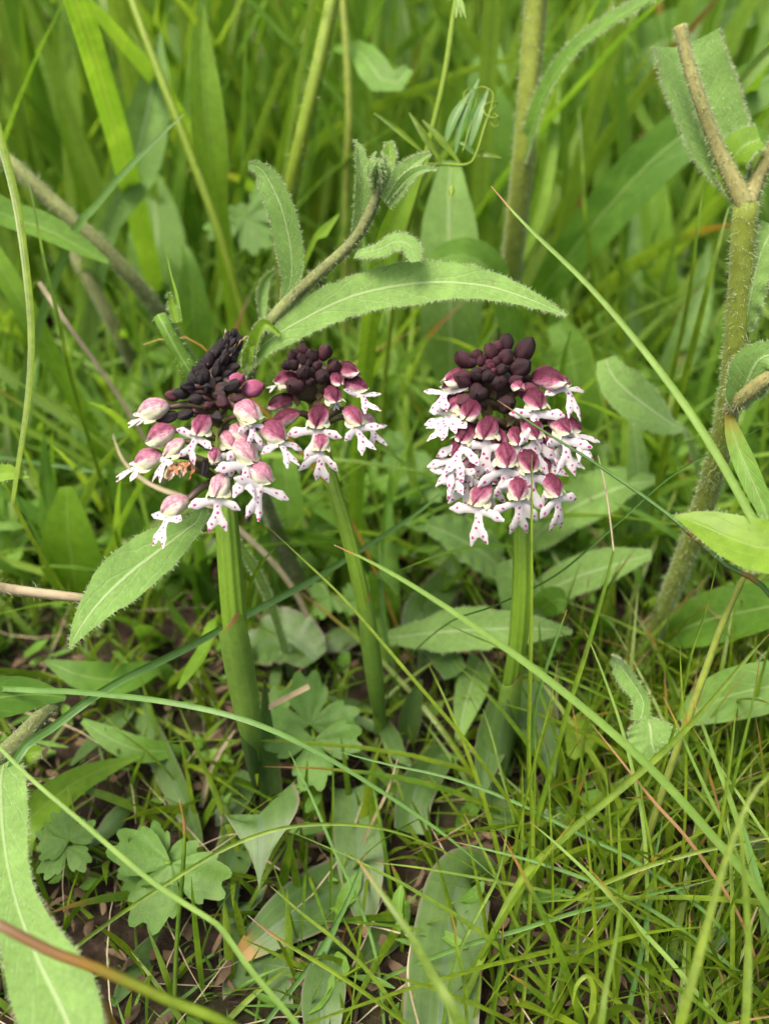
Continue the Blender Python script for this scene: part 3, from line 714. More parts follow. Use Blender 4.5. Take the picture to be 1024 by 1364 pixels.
def make_orchid(label, stem, stem_w, t0, axis_px, flowers, buds, sheath, basal, cone=None, Rhead=70, group='small burnt-tip orchids in flower'):
    """stem: tip first, (px,py,t) down to the soil.  flowers/buds: photo-pixel places on the flower head."""
    sp = pts3(stem); sp[-1, 2] = min(sp[-1, 2], -0.001)
    root = empty('orchid', sp[-1] * np.array([1, 1, 0]))
    tag(root, label, 'orchid', group)
    n = 46; C = spline(sp, n); wp = smooth_prof(stem_w, n) * mpp(t0)
    mb = MB(); tube(mb, C, wp, k=36, ridge=9, ramp=0.075, tone=np.interp(np.linspace(0, 1, n), [0, .18, .3, 1], [.30, .12, .03, .04]), rnd=random.random()); mb.build('stem', M['orchid_stem'], root)
    def axis_at(py):
        i = int(np.argmin([abs((682 - (np.dot(c - EYE, UPV) / np.dot(c - EYE, FW)) / K) - py) for c in C])); return C[i]
    for f in flowers:
        px, py, fx, fz, kw = f
        kw = dict(kw)
        # fx: sideways turn (-1 left .. 1 right), fz: how far the hood tips up or down
        R = Rhead * (0.78 + 0.22 * (1 - abs(fx)))
        d = kw.pop('d', math.sqrt(max(0.0, 1 - min(1, abs(fx)) ** 2)) * R * 0.9)
        pos = P(px, py, t0 - d * mpp(t0) * 1000)
        ang = fx * math.pi / 2 * 0.95
        F = nz(np.array([math.sin(ang), -math.cos(ang), fz]))
        U = nz(np.array([kw.pop('roll', 0.0), 0, 1.0]))
        at = axis_at(min(py + 12, 640)) if 'at' not in kw else kw.pop('at')
        flower(root, pos, F, U, stem_at=at, **kw)
    if cone is None:
        ax, ay = axis_px
        for (px, py, r, tone, *rest) in buds:
            dx, dy = px - ax, py - ay; Rb = 78
            q = min(0.95, math.hypot(dx, dy) / Rb)
            dep = math.sqrt(1 - q * q) * Rb * 0.55
            nrm = nz(RT * dx / Rb - UPV * dy / Rb - FW * math.sqrt(1 - q * q) * 0.9)
            d = nz(nrm + np.array([0, 0, 0.45]))
            s = r * mpp(t0) * 2.25
            pos = P(px, py, t0 - (dep + 14) * mpp(t0) * 1000) - d * s * 0.6
            bud(root, pos, d, s, tone, stretch=rest[0] if rest else 1.0)
        # green core that the buds sit on
        c0 = P(ax + 4, ay + 50, t0 + 1); c1 = P(ax, ay - 12, t0 - 2)
        Cc = spline([c0, (c0 + c1) / 2, c1], 12)
        mb = MB(); tube(mb, Cc, mpp(t0) * np.interp(np.linspace(0, 1, 12), [0, .6, 1], [26, 30, 8]), k=14, tone=.6); mb.build('spike_core', M['ovary'], root)
        for k in range(9):
            a = random.uniform(0, 6.28); o_ = P(ax + math.cos(a) * 20, ay + 42 + random.uniform(-10, 34), t0 - 3)
            d = nz(RT * math.cos(a) + UPV * .4 - FW * .5)
            mb = MB(); Cb = spline([o_, o_ + d * .0012, o_ + d * .0022 + np.array([0, 0, .0006])], 7)
            ribbon(mb, Cb, 0.0006 * np.array([.8, 1, .95, .8, .6, .35, .03]), CAMDIR, m=5, fold=.4, tone=np.linspace(.1, .9, 7)); mb.build('bract', M['bract'], root)
    else:
        (bx, by), (tx, ty), rb, rt = cone
        b3, t3 = P(bx, by, t0), P(tx, ty, t0 - 1)
        ax_ = nz(t3 - b3); s1 = nz(np.cross(ax_, FW)); s2 = np.cross(ax_, s1)
        mb = MB(); Cc = spline([b3 - ax_ * .004, b3, (b3 + t3) / 2, t3], 12)
        tube(mb, Cc, mpp(t0) * np.interp(np.linspace(0, 1, 12), [0, .3, 1], [rb * .65, rb * .6, rt * .4]), k=12, tone=.7); mb.build('spike_core', M['ovary'], root)
        nb = 96
        for k in range(nb):
            s = (k + .5) / nb; a = k * 2.39996
            s = s ** 1.15
            rr = (rb + (rt - rb) * s) * mpp(t0)
            a += random.gauss(0, .22); rad = s1 * math.cos(a) + s2 * math.sin(a)
            pos = b3 + (t3 - b3) * s + rad * rr * random.uniform(.52, .72)
            d = nz(rad * (1.0 - .55 * s) + ax_ * (.55 + .9 * s) + np.array(RNG.normal(0, .22, 3)))
            if k % 4 == 1:
                mb = MB(); o_ = pos + rad * mpp(t0) * 4; Cb = spline([o_, o_ + d * .0008, o_ + d * .0016], 6)
                ribbon(mb, Cb, .00022 * np.array([1, 1, .9, .7, .4, .05]), CAMDIR, m=3, fold=.4, tone=random.random() * .4); mb.build('bract', M['straw'], root)
            bud(root, pos, d, mpp(t0) * (14.5 - 6.5 * s) * random.uniform(.68, 1.2), random.choice([.05, .1, .2, .3, .5]) * (1.2 - .6 * s), dry=True)
        for (px, py, r, tone, *rest) in buds:
            dx = px - bx; ang = max(-1, min(1, dx / 75)) * 1.4
            d = nz(np.array([math.sin(ang), -math.cos(ang) * .8, .25 if not rest else rest[0]]))
            s = r * mpp(t0) * 2.0
            pos = P(px, py, t0 - 40 * math.cos(ang) * mpp(t0) * 1000) - d * s * .6
            bud(root, pos, d, s, tone, stretch=1.15, dry=tone < .35)
            mb = MB(); a3 = axis_at(py + 14); C2 = spline([a3, (a3 + pos) / 2 + np.array([0, 0, .001]), pos], 8)
            tube(mb, C2, .00045, k=6, tone=np.linspace(.3, 1, 8)); mb.build('ovary', M['ovary'], root)
    for (pts, prof, wrap, mat, dry) in sheath:
        mb = MB(); p = pts3(pts); n2 = 30; Cs = spline(p, n2); T, A, B = rmf(Cs)
        pr = smooth_prof(prof, n2) * mpp(t0); s = np.linspace(0, 1, n2)
        fwd = nz(np.broadcast_to(CAMDIR, Cs.shape) - T * (T @ CAMDIR)[:, None]); sd_ = np.cross(T, fwd)
        th = np.linspace(-wrap, wrap, 15); hw_ = np.interp(s, [0, .05, .15, 1], [.35, .7, 1, 1])
        Gs = Cs[:, None] + pr[:, None, None] * (np.sin(th[None] * hw_[:, None])[..., None] * sd_[:, None] + np.cos(th[None] * hw_[:, None])[..., None] * fwd[:, None])
        Gs = Gs + T[:, None] * (mpp(t0) * 17 * (th / wrap + 1)[None] * np.exp(-s / .12)[:, None])[..., None]
        mb.grid(Gs, th / wrap, s, random.random(), np.clip(1 - s / .035, 0, 1) ** 2 * dry); mb.build('sheath_leaf', M[mat], root)
    for (pts, prof, kw) in basal:
        mb = MB(); kw = dict(kw); mat = kw.pop('mat', 'orchid_leaf'); leaf_mesh(mb, pts, prof, root=kw.pop('root', False), **kw); mb.build('leaf', M[mat], root)
    return root

def z4(x, y, ox, oy, f): return ox + x / f, oy + y / f
# --- the orchid with the dried black tip
def LZ(x, y): return z4(x, y, 150, 430, 3.938)
def fl(xy, fx, fz, **kw): return (*xy, fx, fz, kw)
TL = 152
W0 = dict(tone=.29, edge=.30)
left_fl = [
    fl(LZ(225, 455), -.78, .05, size=1.12, arm=.3, lipscale=.62, hoodlen=1.05, hoodw=1.2, **W0),
    fl(LZ(265, 585), -.72, -.05, size=1.02, lip=False, open_=1.2, hoodw=1.15, tone=.42, edge=.5),
    fl(LZ(200, 715), -.85, -.05, size=1.0, arm=.2, lipscale=.8, hoodw=1.15, **W0),
    fl(LZ(335, 960), -.70, -.15, size=1.0, arm=.1, lipscale=.85, hoodw=1.15, liproll=-.5, **W0),
    fl(LZ(565, 850), -.12, -.05, size=1.05, arm=.25, leg=.45, **W0),
    fl(LZ(470, 535), -.18, .05, size=1.05, arm=.05, leg=.5, tone=.48, edge=.35, liproll=.35, lipscale=.85),
    fl(LZ(690, 670), .55, -.1, size=1.08, arm=.1, hoodw=1.15, liproll=.7, **W0),
    fl(LZ(765, 785), .62, -.15, size=1.02, arm=.1, hoodw=1.1, liproll=.9, **W0),
    fl(LZ(835, 570), .70, .05, size=1.05, arm=.3, hoodw=1.15, tone=.48, edge=.35, liproll=.4, lipscale=.8),
    fl(LZ(705, 470), .55, .1, size=1.08, arm=.4, hoodw=1.15, tone=.34, edge=.32, liproll=.5, lipscale=.6),
    fl(LZ(610, 610), .25, .0, size=.95, d=36, arm=.3, **W0), fl(LZ(660, 580), .4, .0, size=.95, d=34, arm=.2, **W0), fl(LZ(330, 650), -.5, -.05, size=.9, d=34, arm=.3, **W0),
    fl(LZ(690, 515), .35, -.1, size=.72, lip=False, tone=.95, wither=1),
    fl(LZ(535, 690), .02, -.2, size=.62, tone=.45, lip=False, edge=.3),
    fl(LZ(555, 715), .05, -.5, size=.42, tone=.45, lip=False, wither=1),
    fl(LZ(385, 765), -.3, -.7, size=.72, tone=.55, lip=False, wither=1),
    fl(LZ(300, 770), -.5, -.6, size=.68, tone=.4, lip=False, wither=1),
]
left_buds = [(*LZ(320, 385), 10.5, .5), (*LZ(372, 375), 9, .2), (*LZ(305, 490), 10.5, .2, -.05), (*LZ(575, 410), 12, .3), (*LZ(655, 400), 11.5, .35),
             (*LZ(735, 345), 14.5, .95, .5), (*LZ(650, 300), 11.5, 1.0, .9), (*LZ(450, 400), 10, .25), (*LZ(545, 490), 9.5, .25), (*LZ(620, 335), 11, .15, .6), (*LZ(400, 330), 9.5, .15, .5),
             (*LZ(395, 480), 9, .2, -.1), (*LZ(500, 440), 8.5, .4), (*LZ(480, 750), 8, .2, -.4)]
left_buds = [(q[0], q[1], q[2] * (.82 if q[3] < .6 else .95), min(1, q[3] + (.08 if q[3] < .6 else 0)), *q[4:]) for q in left_buds]
stemL = [(291, 500, 152), (293, 560, 152), (298, 640, 152.5), (303, 710, 154), (309, 790, 158), (318, 880, 165), (331, 965, 174), (345, 1042, 196)]
make_orchid('old orchid with a long black dried tip and pale faded flowers', stemL, [8, 12, 15.5, 16.5, 14, 11, 8, 6], TL, (300, 520), left_fl, left_buds,
    sheath=[([(304, 806, 157), (312, 850, 161), (322, 905, 167), (333, 970, 175), (341, 1020, 190)], [19.5, 21.5, 20, 13, 5], 2.0, 'sheath', .85),
            ([(308, 880, 163), (318, 925, 169), (330, 985, 177), (343, 1045, 195)], [3, 9, 11, 9], 2.0, 'orchid_leaf', .3)],
    basal=[([(352, 905, 176), (350, 960, 182), (352, 1010, 188), (356, 1060, 192)], [2, 12, 20, 22], dict(hint=(.7, -.7, .2), fold=.5)),
           ([(345, 1193, 163), (346, 1150, 165), (347, 1105, 168), (345, 1085, 171)], [2, 28, 52, 60], dict(sweep=.0046, fold=.05, curl=-.1, m=15, hint=(-.15, -.62, .77))),
           ([(490, 1248, 172), (484, 1190, 175), (478, 1120, 181), (470, 1050, 190)], [6, 28, 34, 28], dict(fold=.2, tone=np.clip(1 - np.linspace(0, 1, 40) / .16, 0, 1) * .9)),
           ([(318, 1275, 168), (380, 1225, 171), (450, 1185, 178), (520, 1150, 186)], [10, 36, 40, 30], dict(fold=.25, hint=(0.2, -.4, 1), tone=np.clip(1 - np.linspace(0, 1, 40) / .18, 0, 1) * .55)),
           ([(360, 1390, 160), (345, 1330, 164), (345, 1270, 170), (350, 1180, 182)], [40, 46, 44, 30], dict(fold=.2, hint=(0, -.5, 1))),
           ([(310, 1230, 171), (305, 1170, 178), (325, 1100, 189)], [6, 26, 28], dict(fold=.3))],
    cone=((276, 522), (312, 449), 26, 8), Rhead=68)
# --- the small orchid behind
def MZ(x, y): return z4(x, y, 350, 440, 6.02)
TM = 163
mid_fl = [
    fl(MZ(725, 440), .72, .12, size=1.0, tone=.66, edge=.25, arm=-.1, lipscale=.75, liproll=.6),
    fl(MZ(665, 320), .55, .45, size=.95, tone=.72, lip=False, open_=1.25),
    fl(MZ(560, 510), .28, .0, size=.95, tone=.66, edge=.15, lip=True, lipscale=.35, spots=False),
    fl(MZ(450, 680), -.12, -.05, size=1.05, tone=.60, edge=.5, arm=.35),
    fl(MZ(470, 890), -.06, -.1, size=.85, tone=.5, edge=.6, arm=.45, leg=.25),
    fl(MZ(715, 680), .45, -.05, size=1.05, tone=.56, edge=.5, arm=.4, liproll=.15),
    fl(MZ(820, 720), .75, .0, size=.9, tone=.3, edge=.6, arm=.0, liproll=.7, d=-4),
    fl(MZ(190, 385), -.72, .2, size=.95, tone=.64, edge=.15, lip=True, lipscale=.5, arm=0),
    fl(MZ(155, 565), -.85, .0, size=.92, tone=.84, lip=False, open_=1.3, hoodlen=1.15),
    fl(MZ(195, 700), -.85, -.15, size=1.05, tone=.60, edge=.2, lip=False, open_=1.15, hoodlen=1.1),
    fl(MZ(585, 390), .22, .15, size=.72, tone=.6, lip=False, open_=1.2),
]
mid_buds = [(*MZ(255, 185), 7.5, .3), (*MZ(325, 155), 7, .5), (*MZ(405, 205), 9, .25), (*MZ(495, 185), 9.5, .45, 1.35), (*MZ(245, 275), 8, .2), (*MZ(190, 280), 7, .15),
            (*MZ(325, 240), 7.5, .3), (*MZ(325, 340), 9.5, .2), (*MZ(480, 360), 10.5, .2), (*MZ(575, 295), 10, .35), (*MZ(265, 450), 12, .35), (*MZ(290, 205), 4.5, .7), (*MZ(440, 280), 7, .4), (*MZ(365, 270), 6, .3), (*MZ(380, 420), 6, .25), (*MZ(230, 215), 6.5, .4)]
stemM = [(412, 510, 164), (424, 570, 164), (441, 640, 166), (462, 710, 169), (481, 790, 174), (496, 870, 184), (506, 960, 203)]
make_orchid('small orchid whose clean stem leans, half hidden behind the old black-tipped one', stemM, [6, 9, 10, 10.5, 10, 8, 7], TM, MZ(330, 225), mid_fl, mid_buds,
    sheath=[([(484, 786, 174), (492, 850, 180), (500, 910, 189), (507, 965, 203)], [11, 14, 13, 9], 2.0, 'sheath', .5)],
    basal=[([(548, 1020, 192), (530, 1000, 196), (512, 965, 203)], [3, 14, 10], dict(fold=.3))], Rhead=66)
# --- the fresh orchid
def RZ(x, y): return z4(x, y, 560, 430, 4.267)
TR = 160
B1 = dict(tone=.60, edge=.42)
right_fl = [
    fl(RZ(385, 595), -.12, .05, size=1.10, arm=.12, leg=.42, **B1),
    fl(RZ(625, 590), .18, .05, size=1.10, arm=.55, leg=.35, **B1),
    fl(RZ(645, 430), .22, .2, size=1.10, arm=-.15, leg=.5, tone=.72, edge=.2, liproll=.35),
    fl(RZ(715, 320), .52, .45, size=1.22, lip=False, tone=.74, edge=.0, hoodlen=1.2, open_=1.25),
    fl(RZ(780, 330), .72, .2, size=.85, arm=.0, tone=.60, edge=.4, liproll=.75, lipscale=1.1),
    fl(RZ(785, 580), .42, .05, size=1.08, arm=.2, leg=.4, liproll=.35, **B1),
    fl(RZ(830, 575), .78, .0, size=1.0, arm=.1, liproll=.8, **B1),
    fl(RZ(255, 620), -.38, .08, size=1.10, arm=.35, liproll=-.15, tone=.74, edge=.2),
    fl(RZ(225, 700), -.50, .0, size=1.0, arm=.45, liproll=-.2, **B1),
    fl(RZ(205, 480), -.62, .08, size=1.0, arm=.25, liproll=-.45, **B1),
    fl(RZ(215, 460), -.55, .05, size=.85, arm=.3, tone=.5, edge=.4, liproll=.1),
    fl(RZ(190, 350), -.75, .2, size=.9, arm=.0, liproll=-.7, **B1),
    fl(RZ(240, 770), -.62, -.1, size=1.0, arm=.1, liproll=-.6, **B1),
    fl(RZ(480, 745), .0, -.02, size=1.12, arm=.50, leg=.5, **B1),
    fl(RZ(610, 775), .14, -.02, size=1.08, arm=.40, leg=.35, **B1),
    fl(RZ(555, 930), .08, -.12, size=1.05, arm=.55, leg=.25, **B1),
    fl(RZ(745, 915), .36, -.1, size=1.0, arm=.45, leg=.3, tone=.55, edge=.45),
    fl(RZ(350, 970), -.40, -.1, size=1.05, arm=-.05, leg=.3, tone=.42, edge=.45, liproll=-.25),
    fl(RZ(215, 320), -.6, .45, size=1.15, lip=False, tone=.60, edge=.1, open_=1.2),
    fl(RZ(285, 490), -.30, .15, size=1.05, lip=False, tone=.68, edge=.12, open_=1.2),
    fl(RZ(550, 365), .1, .6, size=.75, lip=False, tone=.52, edge=.1, open_=1.1),
    fl(RZ(300, 690), -.28, .0, size=.95, d=44, arm=.3, **B1), fl(RZ(430, 655), -.04, .0, size=.95, d=46, arm=.4, **B1), fl(RZ(540, 640), .06, .05, size=.95, d=44, arm=.3, **B1),
    fl(RZ(700, 690), .34, .0, size=.95, d=40, arm=.3, **B1), fl(RZ(300, 800), -.35, -.05, size=.95, d=40, arm=.4, **B1), fl(RZ(680, 800), .28, -.05, size=.95, d=42, arm=.4, **B1),
    fl(RZ(400, 850), -.15, -.05, size=.9, d=42, arm=.4, **B1), fl(RZ(740, 640), .5, .0, size=.95, d=34, arm=.2, **B1),
    fl(RZ(480, 690), .0, .1, size=.9, lip=False, tone=.8, open_=1.2, d=35),
]
right_buds = [(*RZ(250, 215), 10.5, .45, 1.2), (*RZ(320, 180), 8, .5), (*RZ(400, 165), 9.5, .5), (*RZ(490, 115), 10, .25), (*RZ(440, 130), 7.5, .6), (*RZ(590, 165), 12.5, .3, 1.2),
              (*RZ(485, 190), 11, .35), (*RZ(340, 215), 7.5, .5), (*RZ(432, 215), 6.5, .55), (*RZ(316, 290), 9.5, .3), (*RZ(400, 245), 5.5, .75), (*RZ(458, 262), 8, .25), (*RZ(555, 255), 12.5, .3, 1.15),
              (*RZ(380, 302), 9.5, .15), (*RZ(450, 342), 11, .2), (*RZ(245, 318), 12.5, .5, 1.2), (*RZ(320, 395), 13.5, .25), (*RZ(250, 440), 13.5, .6, 1.1), (*RZ(160, 435), 12, .7, 1.1), (*RZ(490, 465), 12, .3),
              (*RZ(385, 225), 5, .7), (*RZ(412, 270), 4.5, .7), (*RZ(365, 260), 5, .5), (*RZ(540, 330), 9, .4), (*RZ(290, 225), 7, .4), (*RZ(620, 390), 13, .75), (*RZ(690, 300), 12, .7)]
stemR = [(672, 520, 161), (684, 590, 161), (692, 660, 162), (695, 730, 164), (694, 800, 168), (688, 870, 175), (678, 930, 187), (668, 985, 206)]
make_orchid('fresh orchid with dark round buds over rows of spotted white flowers', stemR, [7, 10, 12, 13, 13, 13, 13, 13], TR, RZ(405, 255), right_fl, right_buds,
    sheath=[([(684, 890, 177), (676, 950, 187), (668, 1000, 202)], [14, 19, 20], 2.1, 'sheath', .9),
            ([(676, 915, 180), (662, 990, 190), (648, 1060, 192)], [10, 24, 26], 2.0, 'orchid_leaf', .2)],
    basal=[([(735, 1040, 183), (722, 985, 189), (706, 925, 197), (690, 900, 206)], [3, 24, 30, 18], dict(fold=.3)),
           ([(608, 900, 205), (585, 860, 214), (560, 820, 222), (600, 770, 236)], [16, 24, 26, 20], dict(fold=.25)),
           ([(640, 1060, 180), (650, 1000, 188), (668, 940, 200)], [5, 24, 24], dict(fold=.3)),
           ([(585, 1400, 150), (588, 1330, 155), (597, 1250, 163), (612, 1180, 170), (632, 1168, 176), (655, 1190, 182)], [46, 48, 48, 45, 36, 25], dict(fold=.16, hint=(0, -.6, .9), m=13)),
           ([(545, 1110, 186), (555, 1050, 192), (590, 1000, 200)], [22, 26, 20], dict(fold=.3)),
           ([(610, 985, 196), (622, 930, 204), (640, 880, 215)], [5, 22, 20], dict(fold=.3, mat='hairy'))], Rhead=74)

# ------------------------------------------------------------------ the woolly knapweed-like herb whose long leaf arches over the orchids
def hairy_stem(parent, pts, wprof, mat, nh, hlen=.0010, tmean=None, root=False, rnd=None, ridge=5):
    p = pts3(pts)
    if root: p = rooted(p)
    n = 50; C = spline(p, n); tm = tmean or float(np.mean([q[2] for q in pts])); R = smooth_prof(wprof, n) * mpp(tm)
    mb = MB(); tube(mb, C, R, k=16, ridge=ridge, ramp=.06, rnd=random.random() if rnd is None else rnd); o = mb.build('stem', M[mat], parent)
    hb = MB(); hair_tube(hb, C, R, nh, hlen * .9); hb.build('hair', M['hair'], o, kind='stuff')
    return C
def part_leaf(parent, pts, prof, mat='hairy', hair=0, hlen=.0006, hint=None, face=None, name='leaf', root=False, hw=.00004, **kw):
    mb = MB(); (G, T, W, N), C = leaf_mesh(mb, pts, prof, hint, root=root, **kw); o = mb.build(name, M[mat], parent)
    if hair:
        hb = MB(); hair_ribbon(hb, G, N, W, hair, hair if face is None else face, hlen, width=hw); hb.build('hair', M['hair'], o, kind='stuff')
    return o
def plant(name, label, cat, foot, group=None):
    p = P(*foot); p[2] = 0
    return tag(empty(name, p), label, cat, group)

knap = plant('woolly_herb', 'grey woolly herb with bud tip and one long leaf arching over the orchids', 'herb', (400, 800, 248))
hairy_stem(knap, [(512, 222, 158), (505, 250, 159), (489, 290, 160), (470, 322, 161), (438, 352, 163), (398, 388, 166), (360, 430, 170), (336, 484, 175), (330, 540, 184), (345, 640, 205), (378, 730, 232), (410, 805, 249)],
           [6, 7, 8, 9, 9, 10, 11, 12, 12, 14, 15, 16], 'gstem', 2600, .0009, tmean=170)
part_leaf(knap, [(755, 420, 150), (700, 397, 152), (640, 380, 155), (560, 377, 159), (475, 393, 163), (405, 425, 167), (350, 460, 171), (326, 492, 175)], [1, 15, 24, 29, 29, 26, 19, 7],
          hair=900, face=700, n=70, m=13, hint=(.05, -.75, .65), fold=.14, ripple=.07, rfreq=5, teeth=.07, tfreq=16)
part_leaf(knap, [(331, 219, 160), (350, 228, 160), (374, 275, 161), (387, 330, 164), (388, 372, 167), (378, 402, 170)], [3, 17, 21, 21, 15, 5], hair=500, face=700, n=44, hint=(-.35, -.85, .3), fold=.28, teeth=.06, curl=-.1)
part_leaf(knap, [(472, 186, 157), (479, 205, 157), (482, 245, 158), (478, 285, 160), (471, 318, 161)], [1, 10, 13, 10, 5], hair=300, face=350, n=30, hint=(.5, -.8, .2), fold=.4)
part_leaf(knap, [(553, 349, 154), (546, 328, 155), (528, 322, 156), (505, 332, 158), (474, 338, 161)], [7, 15, 17, 13, 6], hair=350, face=500, n=32, hint=(.1, -.5, .85), fold=.3, curl=-.3)
part_leaf(knap, [(574, 204, 156), (556, 216, 157), (535, 236, 158), (512, 268, 159)], [2, 11, 14, 7], hair=260, face=350, n=26, hint=(-.3, -.7, .6), fold=.5)
part_leaf(knap, [(583, 226, 153), (560, 228, 155), (540, 242, 157), (516, 275, 159)], [1, 7, 9, 6], hair=200, face=200, n=24, hint=(.2, -.7, .6), fold=.5)
part_leaf(knap, [(517, 188, 160), (519, 203, 160), (516, 232, 160)], [4, 9, 7], hair=160, face=160, n=18, fold=.35, mat='bright')
for k, (dx, lean) in enumerate([(-6, -.2), (5, .1), (0, 0), (-2, .2)]):
    part_leaf(knap, [(507 + dx + lean * 10, 203 + k * 4, 156 - k * .6), (506 + dx * 1.3, 222, 155.5 - k * .6), (504 + dx * .5, 250, 157.5)], [1, 9, 6], hair=120, face=160, n=16, hint=(dx * .12, -.9, .3), fold=.7, name='bud_scale')
part_leaf(knap, [(374, 446, 168), (355, 432, 168), (344, 450, 170), (338, 480, 174)], [3, 9, 12, 7], mat='bright', hair=160, face=80, n=24, fold=.6, hint=(-.5, -.7, .4))
part_leaf(knap, [(338, 446, 172), (333, 465, 172), (328, 490, 175)], [2, 8, 6], mat='bright', hair=120, face=60, n=18, fold=.5)
part_leaf(knap, [(368, 358, 177), (352, 372, 178), (346, 400, 178), (349, 432, 177)], [2, 9, 10, 4], hair=150, face=100, n=22, hint=(.6, -.7, .2), fold=.6)

# the bitten-off hairy stalk beside the black tip
stub = plant('cut_stalk', 'short hairy green stalk with torn top beside the black orchid tip', 'stalk', (330, 760, 262))
hairy_stem(stub, [(213, 421, 164), (226, 446, 164), (244, 478, 166), (262, 510, 170), (290, 600, 205), (318, 700, 250)], [9, 12, 13, 12, 11, 10], 'green', 900, .0009, tmean=166, root=True)
part_leaf(stub, [(224, 388, 162), (229, 404, 163), (236, 430, 163)], [1, 6, 6], mat='bright', hair=60, face=20, n=14, fold=.6)
part_leaf(stub, [(222, 338, 163), (228, 365, 163), (236, 395, 163), (241, 430, 163)], [.6, 1.5, 2.4, 3], mat='bright', n=18, m=5, fold=.4)

# ------------------------------------------------------------------ tall hairy stem with the mown-off top
tall = plant('hairy_stalk', 'tall hairy stalk with its top mown off and a clipped leaf', 'stalk', (838, 905, 218))
hairy_stem(tall, [(993, 268, 140), (990, 310, 142), (985, 390, 147), (975, 500, 155), (960, 590, 165), (937, 670, 178), (908, 750, 192), (880, 820, 207), (850, 888, 220)], [14, 14, 14, 15, 15.5, 15.5, 14.5, 13, 12], 'hstem', 4800, .0009, tmean=165, root=True, ridge=7)
hairy_stem(tall, [(904, 34, 134), (915, 80, 135), (934, 140, 136), (956, 200, 138), (975, 240, 139), (992, 272, 140)], [8, 8.5, 9, 9.5, 11, 14], 'pink_stem', 1600, .0007)
hairy_stem(tall, [(1050, 160, 135), (1030, 195, 137), (1010, 235, 139), (994, 272, 140)], [8, 9, 10, 13], 'pink_stem', 600, .0010)
part_leaf(tall, [(908, 62, 141), (915, 90, 141), (930, 130, 141), (952, 190, 141), (985, 262, 141.5)], [44, 45, 44, 36, 12], hair=900, face=1100, n=50, m=13, hint=(.0, -.97, .2), fold=.35, curl=.25, hlen=.0007)
part_leaf(tall, [(1012, 186, 137), (990, 195, 137.5), (972, 222, 139), (978, 262, 140)], [18, 24, 20, 9], mat='bright', hair=300, face=200, n=24, m=9, hint=(-.2, -.6, .7), fold=.35)
part_leaf(tall, [(1030, 300, 144), (1012, 340, 144), (1000, 390, 145), (992, 440, 149)], [16, 20, 19, 8], hair=400, face=400, n=28, m=9, hint=(-.6, -.8, .2), fold=.3, ripple=.2)
part_leaf(tall, [(1036, 470, 146), (1010, 480, 147), (992, 515, 150), (984, 545, 154)], [12, 30, 26, 8], hair=300, face=300, n=28, m=9, hint=(-.1, -.7, .6), fold=.25, teeth=.08)
hairy_stem(tall, [(1045, 488, 146), (1015, 508, 148), (985, 532, 152), (970, 548, 158)], [9, 10, 11, 9], 'pink_stem', 700, .0008)
part_leaf(tall, [(1026, 705, 148), (1014, 670, 149), (992, 620, 151), (975, 575, 154), (968, 535, 157), (970, 512, 158)], [6, 13, 15, 12, 5, 2], mat='green', n=36, m=7, fold=.35, hint=(-.2, -.9, .3), tone=np.interp(np.linspace(0, 1, 36), [0, .5, .8, 1], [.06, .10, .35, .75]))

# ------------------------------------------------------------------ second hairy stem behind with its arching leaf
mid = plant('hairy_stalk', 'bristly olive stalk rising behind the fresh orchid with a narrow arching leaf', 'stalk', (660, 545, 325))
hairy_stem(mid, [(716, -40, 198), (711, 30, 202), (704, 110, 206), (698, 190, 212), (690, 270, 222), (680, 360, 240), (668, 450, 272), (660, 530, 315)], [14, 14, 15, 16, 14, 13, 12, 12], 'hstem', 3000, .0014, tmean=210, root=True)
part_leaf(mid, [(905, -22, 185), (850, 8, 188), (800, 38, 192), (755, 78, 197), (722, 130, 203), (704, 185, 209), (696, 215, 213)], [4, 10, 12, 13, 12, 11, 9], mat='green', hair=700, face=250, hlen=.0012, n=50, m=7, hint=(-.3, -.5, .8), fold=.4)

# ------------------------------------------------------------------ single leaves and herbs
o = leaf_thing('long woolly leaf hanging slantwise below the old orchid flowers', [(93, 864, 146), (108, 835, 147), (135, 800, 149), (175, 762, 152), (225, 724, 156), (262, 696, 160), (281, 683, 165)], [1, 20, 34, 37, 31, 20, 8], 'hairy',
           hint=(-.1, -.72, .7), hair=800, face=900, n=60, m=13, fold=.12, teeth=.16, tfreq=11, ripple=.05)
h = tag(empty('leaf_stalk', (-.11, .19, 0)), 'pale hairy leaf stalk entering from the edge of the picture behind the woolly leaf', 'stalk')
hairy_stem(h, [(160, 806, 166), (110, 797, 163), (60, 791, 161), (0, 783, 158), (-70, 770, 152)], [6, 7.5, 8, 8, 8], 'straw', 420, .0016, root=True, rnd=.3)
h['category'] = 'stalk'
leaf_thing('rounded fresh green leaf standing in the grass beside the old orchid', [(88, 648, 212), (90, 665, 213), (92, 710, 217), (98, 760, 226), (104, 800, 238)], [8, 30, 41, 34, 8], 'bright', hint=(.1, -.95, .1), n=40, m=9, fold=.12)
leaf_thing('small pointed pale leaf reaching in from the picture edge', [(39, 636, 150), (20, 630, 151), (-5, 633, 153), (-40, 645, 156)], [1, 11, 15, 12], 'bright', hint=(.1, -.7, .7), hair=120, n=26, fold=.3)
leaf_thing('hairy bright leaf pointing inwards from the tall mown stalk', [(897, 687, 140), (930, 697, 138), (970, 715, 136), (1020, 732, 133), (1080, 750, 132)], [1, 22, 35, 42, 40], 'bright', hint=(.0, -.5, .85), hair=700, face=900, n=44, m=11, fold=.2, ripple=.05)
